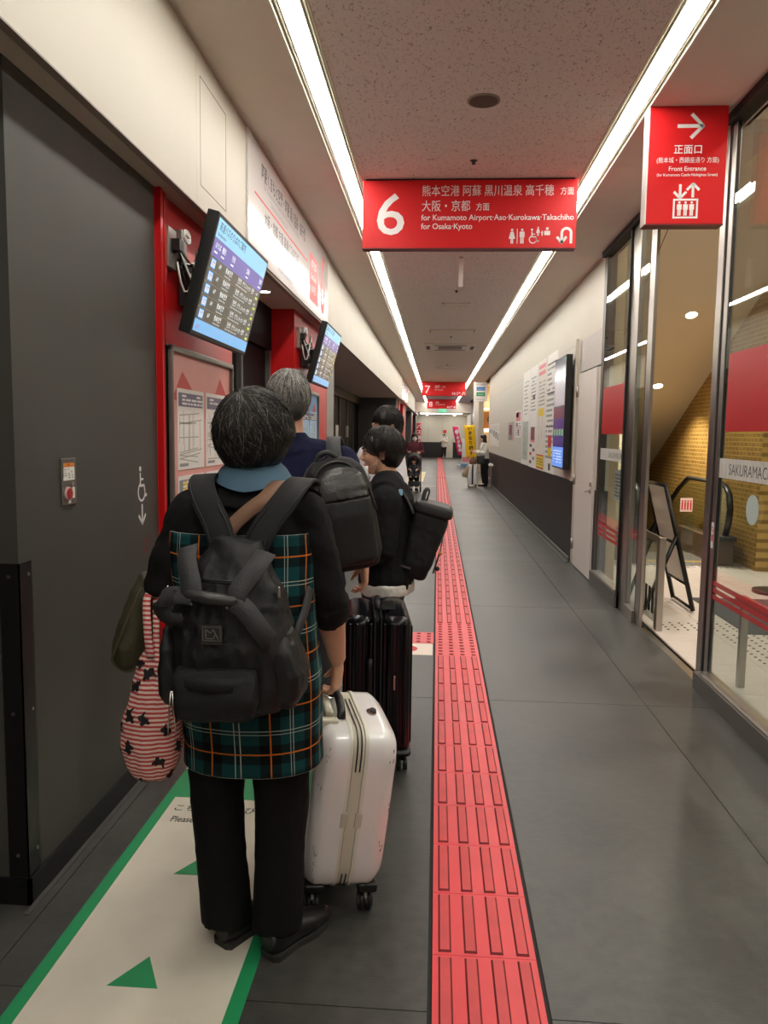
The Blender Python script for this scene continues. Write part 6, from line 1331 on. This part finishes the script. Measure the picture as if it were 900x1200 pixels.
# -- pushchair with a baby
t = thing('pushchair','dark pushchair with a baby seat in front of the burgundy woman','pushchair',(-.6,20.3,0)); DK = mat('pushchair_cloth',(54,52,50),.8); FRM = mat('pushchair_frame',(30,30,32),.4,.5)
c = MB(); c.tube([(-.6,20.42,.42),(-.6,20.45,.62),(-.6,20.5,.82)],[(.17,.05),(.18,.06),(.16,.05)],16); c.tube([(-.6,20.12,.42),(-.6,20.45,.42)],[(.17,.04)]*2,14); fuse(c,'seat',DK,t,.012,2)
c = MB(); n = 12; vs = [(-.6+.19*cos(pi*i/n)*(1-.1*j), 20.48-.15*j, .82+.20*sin(pi*i/n)*(1-.05*j)-.03*j) for j in range(3) for i in range(n+1)]; c.add(vs,[(j*13+i,j*13+i+1,(j+1)*13+i+1,(j+1)*13+i) for j in range(2) for i in range(n)],True); hd_ = c.build('hood',DK,t); md = hd_.modifiers.new('thickness','SOLIDIFY'); md.thickness = .012
for s in (-1,1):
    x = -.6+s*.19
    MB().tube([(x,20.66,.98),(x,20.5,.62),(x,20.15,.10)],.013,8).build('frame_side',FRM,t); MB().tube([(x,20.3,.33),(x,20.62,.10)],.012,8).build('frame_side',FRM,t)
    for y,xx in ((20.12,x),(20.64,x)): wheel(t,(xx,y,.085),.085,.035)
MB().tube([(-.79,20.66,.98),(-.6,20.67,.985),(-.41,20.66,.98)],.015,10).build('push_bar',FRM,t); MB().box(-.77,-.43,20.22,20.55,.14,.26,bev=.03).build('basket',DK,t); MB().tube([(-.78,20.16,.62),(-.6,20.04,.62),(-.42,20.16,.62)],.014,8).build('bumper_bar',FRM,t)
bb = thing('person','baby in dark clothes sitting in the pushchair','person',(-.6,20.3,.46)); c = MB(); c.tube([(-.6,20.36,.48),(-.6,20.36,.60),(-.6,20.38,.70)],[(.085,.06),(.09,.06),(.05,.045)],14); Hb = headframe((-.6,20.35,.785),radians(180)); head(c,Hb,.72)
for s in (-1,1): c.tube([(-.6+s*.08,20.36,.66),(-.6+s*.12,20.28,.58),(-.6+s*.07,20.20,.57)],[.03,.027,.02],10); c.tube([(-.6+s*.05,20.36,.49),(-.6+s*.07,20.2,.50),(-.6+s*.07,20.12,.38)],[.045,.04,.028],10); hand(c,(-.6+s*.07,20.2,.57),(0,-1,-.2),(0,0,-1),.8,s,.5)
fuse(c,'body',SKIN2,bb,.008,2); face_bits(Hb,.72,bb); hair(Hb,[((0,-.018*.72,.036*.72),(.064,.075,.062))],bb,HBl,0,voxel=.008); c = MB(); c.tube([(-.6,20.36,.465),(-.6,20.355,.60),(-.6,20.38,.69)],[(.10,.075),(.105,.075),(.06,.055)],14)
for s in (-1,1): c.tube([(-.6+s*.05,20.37,.48),(-.6+s*.07,20.2,.50),(-.6+s*.07,20.13,.40)],[.055,.05,.04],10); c.tube([(-.6+s*.08,20.36,.66),(-.6+s*.12,20.28,.58)],[.04,.036],10)
fuse(c,'romper',mat('baby_dark',(50,52,64),.85),bb,.009,2)
# -- banners and far corner
def banner(name,label,x,y,w,h,z0,m,txt,ink,lean=0.,pole=1):
    t = thing(name,label,'banner',(x,y,0)); H = z0+h
    mb = MB(); n = 8; vs = []
    for i in range(n+1):
        f = i/n; xx = x+lean*f
        for s in (0,1): vs.append((xx+s*w,y+.02*sin(f*5+s),z0+h*f))
    mb.add(vs,[(2*i,2*i+1,2*i+3,2*i+2) for i in range(n)],True); o = mb.build('cloth',m,t); md = o.modifiers.new('thickness','SOLIDIFY'); md.thickness = .004; md.offset = 0
    mb = MB(); mb.tube([(x+(w if pole>0 else 0)+.0,y+.03,.03),(x+lean+(w if pole>0 else 0),y+.03,H+.06)],.012,8); mb.tube([(x+lean-.02,y+.03,H+.03),(x+lean+w+.02,y+.03,H+.03)],.008,8); mb.build('pole',WHITE,t); MB().box(x+w/2-.2,x+w/2+.2,y-.15,y+.2,0,.05,bev=.01).build('base',WHITE,t)
    mb = MB()
    k = len(txt); sz = h*.82/k
    for i,ch in enumerate(txt): f = 1-(i+.95)/k*.88; mb.text(ch,x+lean*f+w/2,z0+h*f,sz*.95,M=facing(y-.035),align='CENTER',bold=.03)
    mb.build('lettering',ink,t); return t
banner('banner','yellow upright banner with black hiragana by the far shop corner',1.12,30.0,.40,1.27,.58,mat('banner_yellow',(240,206,20),.6),'いきなり団子',BLACK_INK,-.12)
t = banner('banner','pink leaning banner with a white roundel near the far end',1.0,38.0,.28,1.36,.5,mat('banner_pink',(232,40,110),.6),'　くまモ電車'.replace('くまモ','くまき'),WHITE_INK,-.28); MB(facing(37.955)).disk(.93,1.62,.10,0,.002,20).build('roundel',WHITE_INK,t)
banner('banner','red upright banner on the left at the far end',-1.08,41,.24,1.3,.75,mat('banner_red',(216,40,44),.6),'バス乗場',WHITE_INK,0)
t = thing('shop_front','lit shop front with a wooden facade round the far corner','shop',(2.4,27,0)); WOOD = mat('shop_wood',(150,98,48),.5,var=.15,vscale=5,stretch=(1,1,8))
MB().box(1.7,4.4,29.5,29.6,0,3.28).build('wall',mat('shop_beige',(214,196,166),.7),t); MB().box(1.7,4.4,29.3,29.5,1.75,2.35).build('wood_fascia',WOOD,t); MB(facing(29.298)).disk(2.0,2.05,.17,0,.004,24).build('round_sign',BLACKPL,t); mb = MB(facing(29.293)); fake_lines(mb,1.88,2.12,1.95,2.15,4,random.Random(1),.5); mb.build('print',WHITE_INK,t)
MB().box(1.7,4.4,28.9,29.2,2.42,2.47).build('lit_shelf',mat('shop_lamp',(255,226,170),.5,emit=3.),t); MB().box(1.72,1.95,29.2,29.28,1.60,1.72).build('lamp',MATS['shop_lamp'],t); MB().box(1.7,4.4,29.1,29.5,0,1.0).build('counter',mat('counter_cream',(210,190,160),.5),t)
bp = bpy.data.lights.new('lamp_light','AREA'); bp.energy = 60; bp.color = (1,.8,.55); bp.size = 1.2; bo = bpy.data.objects.new('lamp_light',bp); COL.objects.link(bo); bo.parent = t; bo.location = Vector((2.6,28.4,3.1))-ORG[t]
wr2 = structure('wall_right_far'); MB().box(1.62,1.95,31.5,36,0,CEIL).build('column',CREAM,wr2); MB().box(1.9,2.0,36,44,0,CEIL).build('wall_panel',mat('far_blue_glass',(170,186,206),.15),wr2)
for y in (36,38,40,42,44): MB().box(1.88,1.91,y,y+.08,0,CEIL).build('mullion',STEEL,wr2)
MB().box(1.85,2.0,44,YEND,0,CEIL).build('wall_panel',CREAM,wr2); MB().box(1.6,4.6,YR1+.06,31.5,CEIL,CEIL+.03).build('ceiling_panel',SOFFIT,ceiling); MB().box(4.4,4.5,YR1,31.5,0,CEIL).build('wall_panel',CREAM,wr2); MB().box(XR+.11,4.5,YR1-.1,YR1+.06,0,CEIL).build('wall_panel',CREAM,wr2); MB().box(1.62,4.5,YR1,31.5,-.02,0).build('floor_tile',FLOORM,floor); MB().box(1.62,2.0,31.5,YEND,-.02,0).build('floor_tile',FLOORM,floor)
t = thing('display_stand','pale white and blue display stand beside the yellow banner','stand',(1.3,36,0)); MB().box(1.15,1.55,36.5,36.58,.15,1.3,bev=.01).build('panel',PAPER,t); MB().box(1.1,1.6,36.4,36.7,0,.15).build('base',mat('stand_blue',(120,160,200),.5),t); mb = MB(facing(36.499)); mb.slab(1.18,1.52,.2,.45,.001); mb.build('print',INKS['pink'],t)
# ============================================================ groups of repeats, tidy up
for nm, g in (('departure_screen','departure screens on the red pillars'),('gate_sign','white gate signs on the left fascia'),('line_light','recessed ceiling light lines'),('notice_board','framed map boards on the red pillars'),
              ('socket_box','socket boxes behind the departure screens'),('red_square_film','red square films on the entrance glass'),('warning_stripes','red stripe sets low on the entrance glass'),('frosted_name_strip','frosted name strips on the entrance glass'),
              ('queue_mat','queue mats on the left floor'),('rucksack','black rucksacks worn in the queue'),('sprinkler','ceiling sprinkler heads'),('ceiling_vent','ceiling vents'),('floor_line','pale floor lines'),('banner','upright shop banners')):
    for o in bpy.data.objects:
        if o.name.split('.')[0] == nm and o.parent is None: o['group'] = g
for o in bpy.data.objects:
    if o.name.split('.')[0] == 'hanging_sign' and o.parent is None and 'red' in o['label']: o['group'] = 'red numbered hanging signs'
bpy.data.scenes.remove(WORK); bpy.data.scenes.remove(TW_)
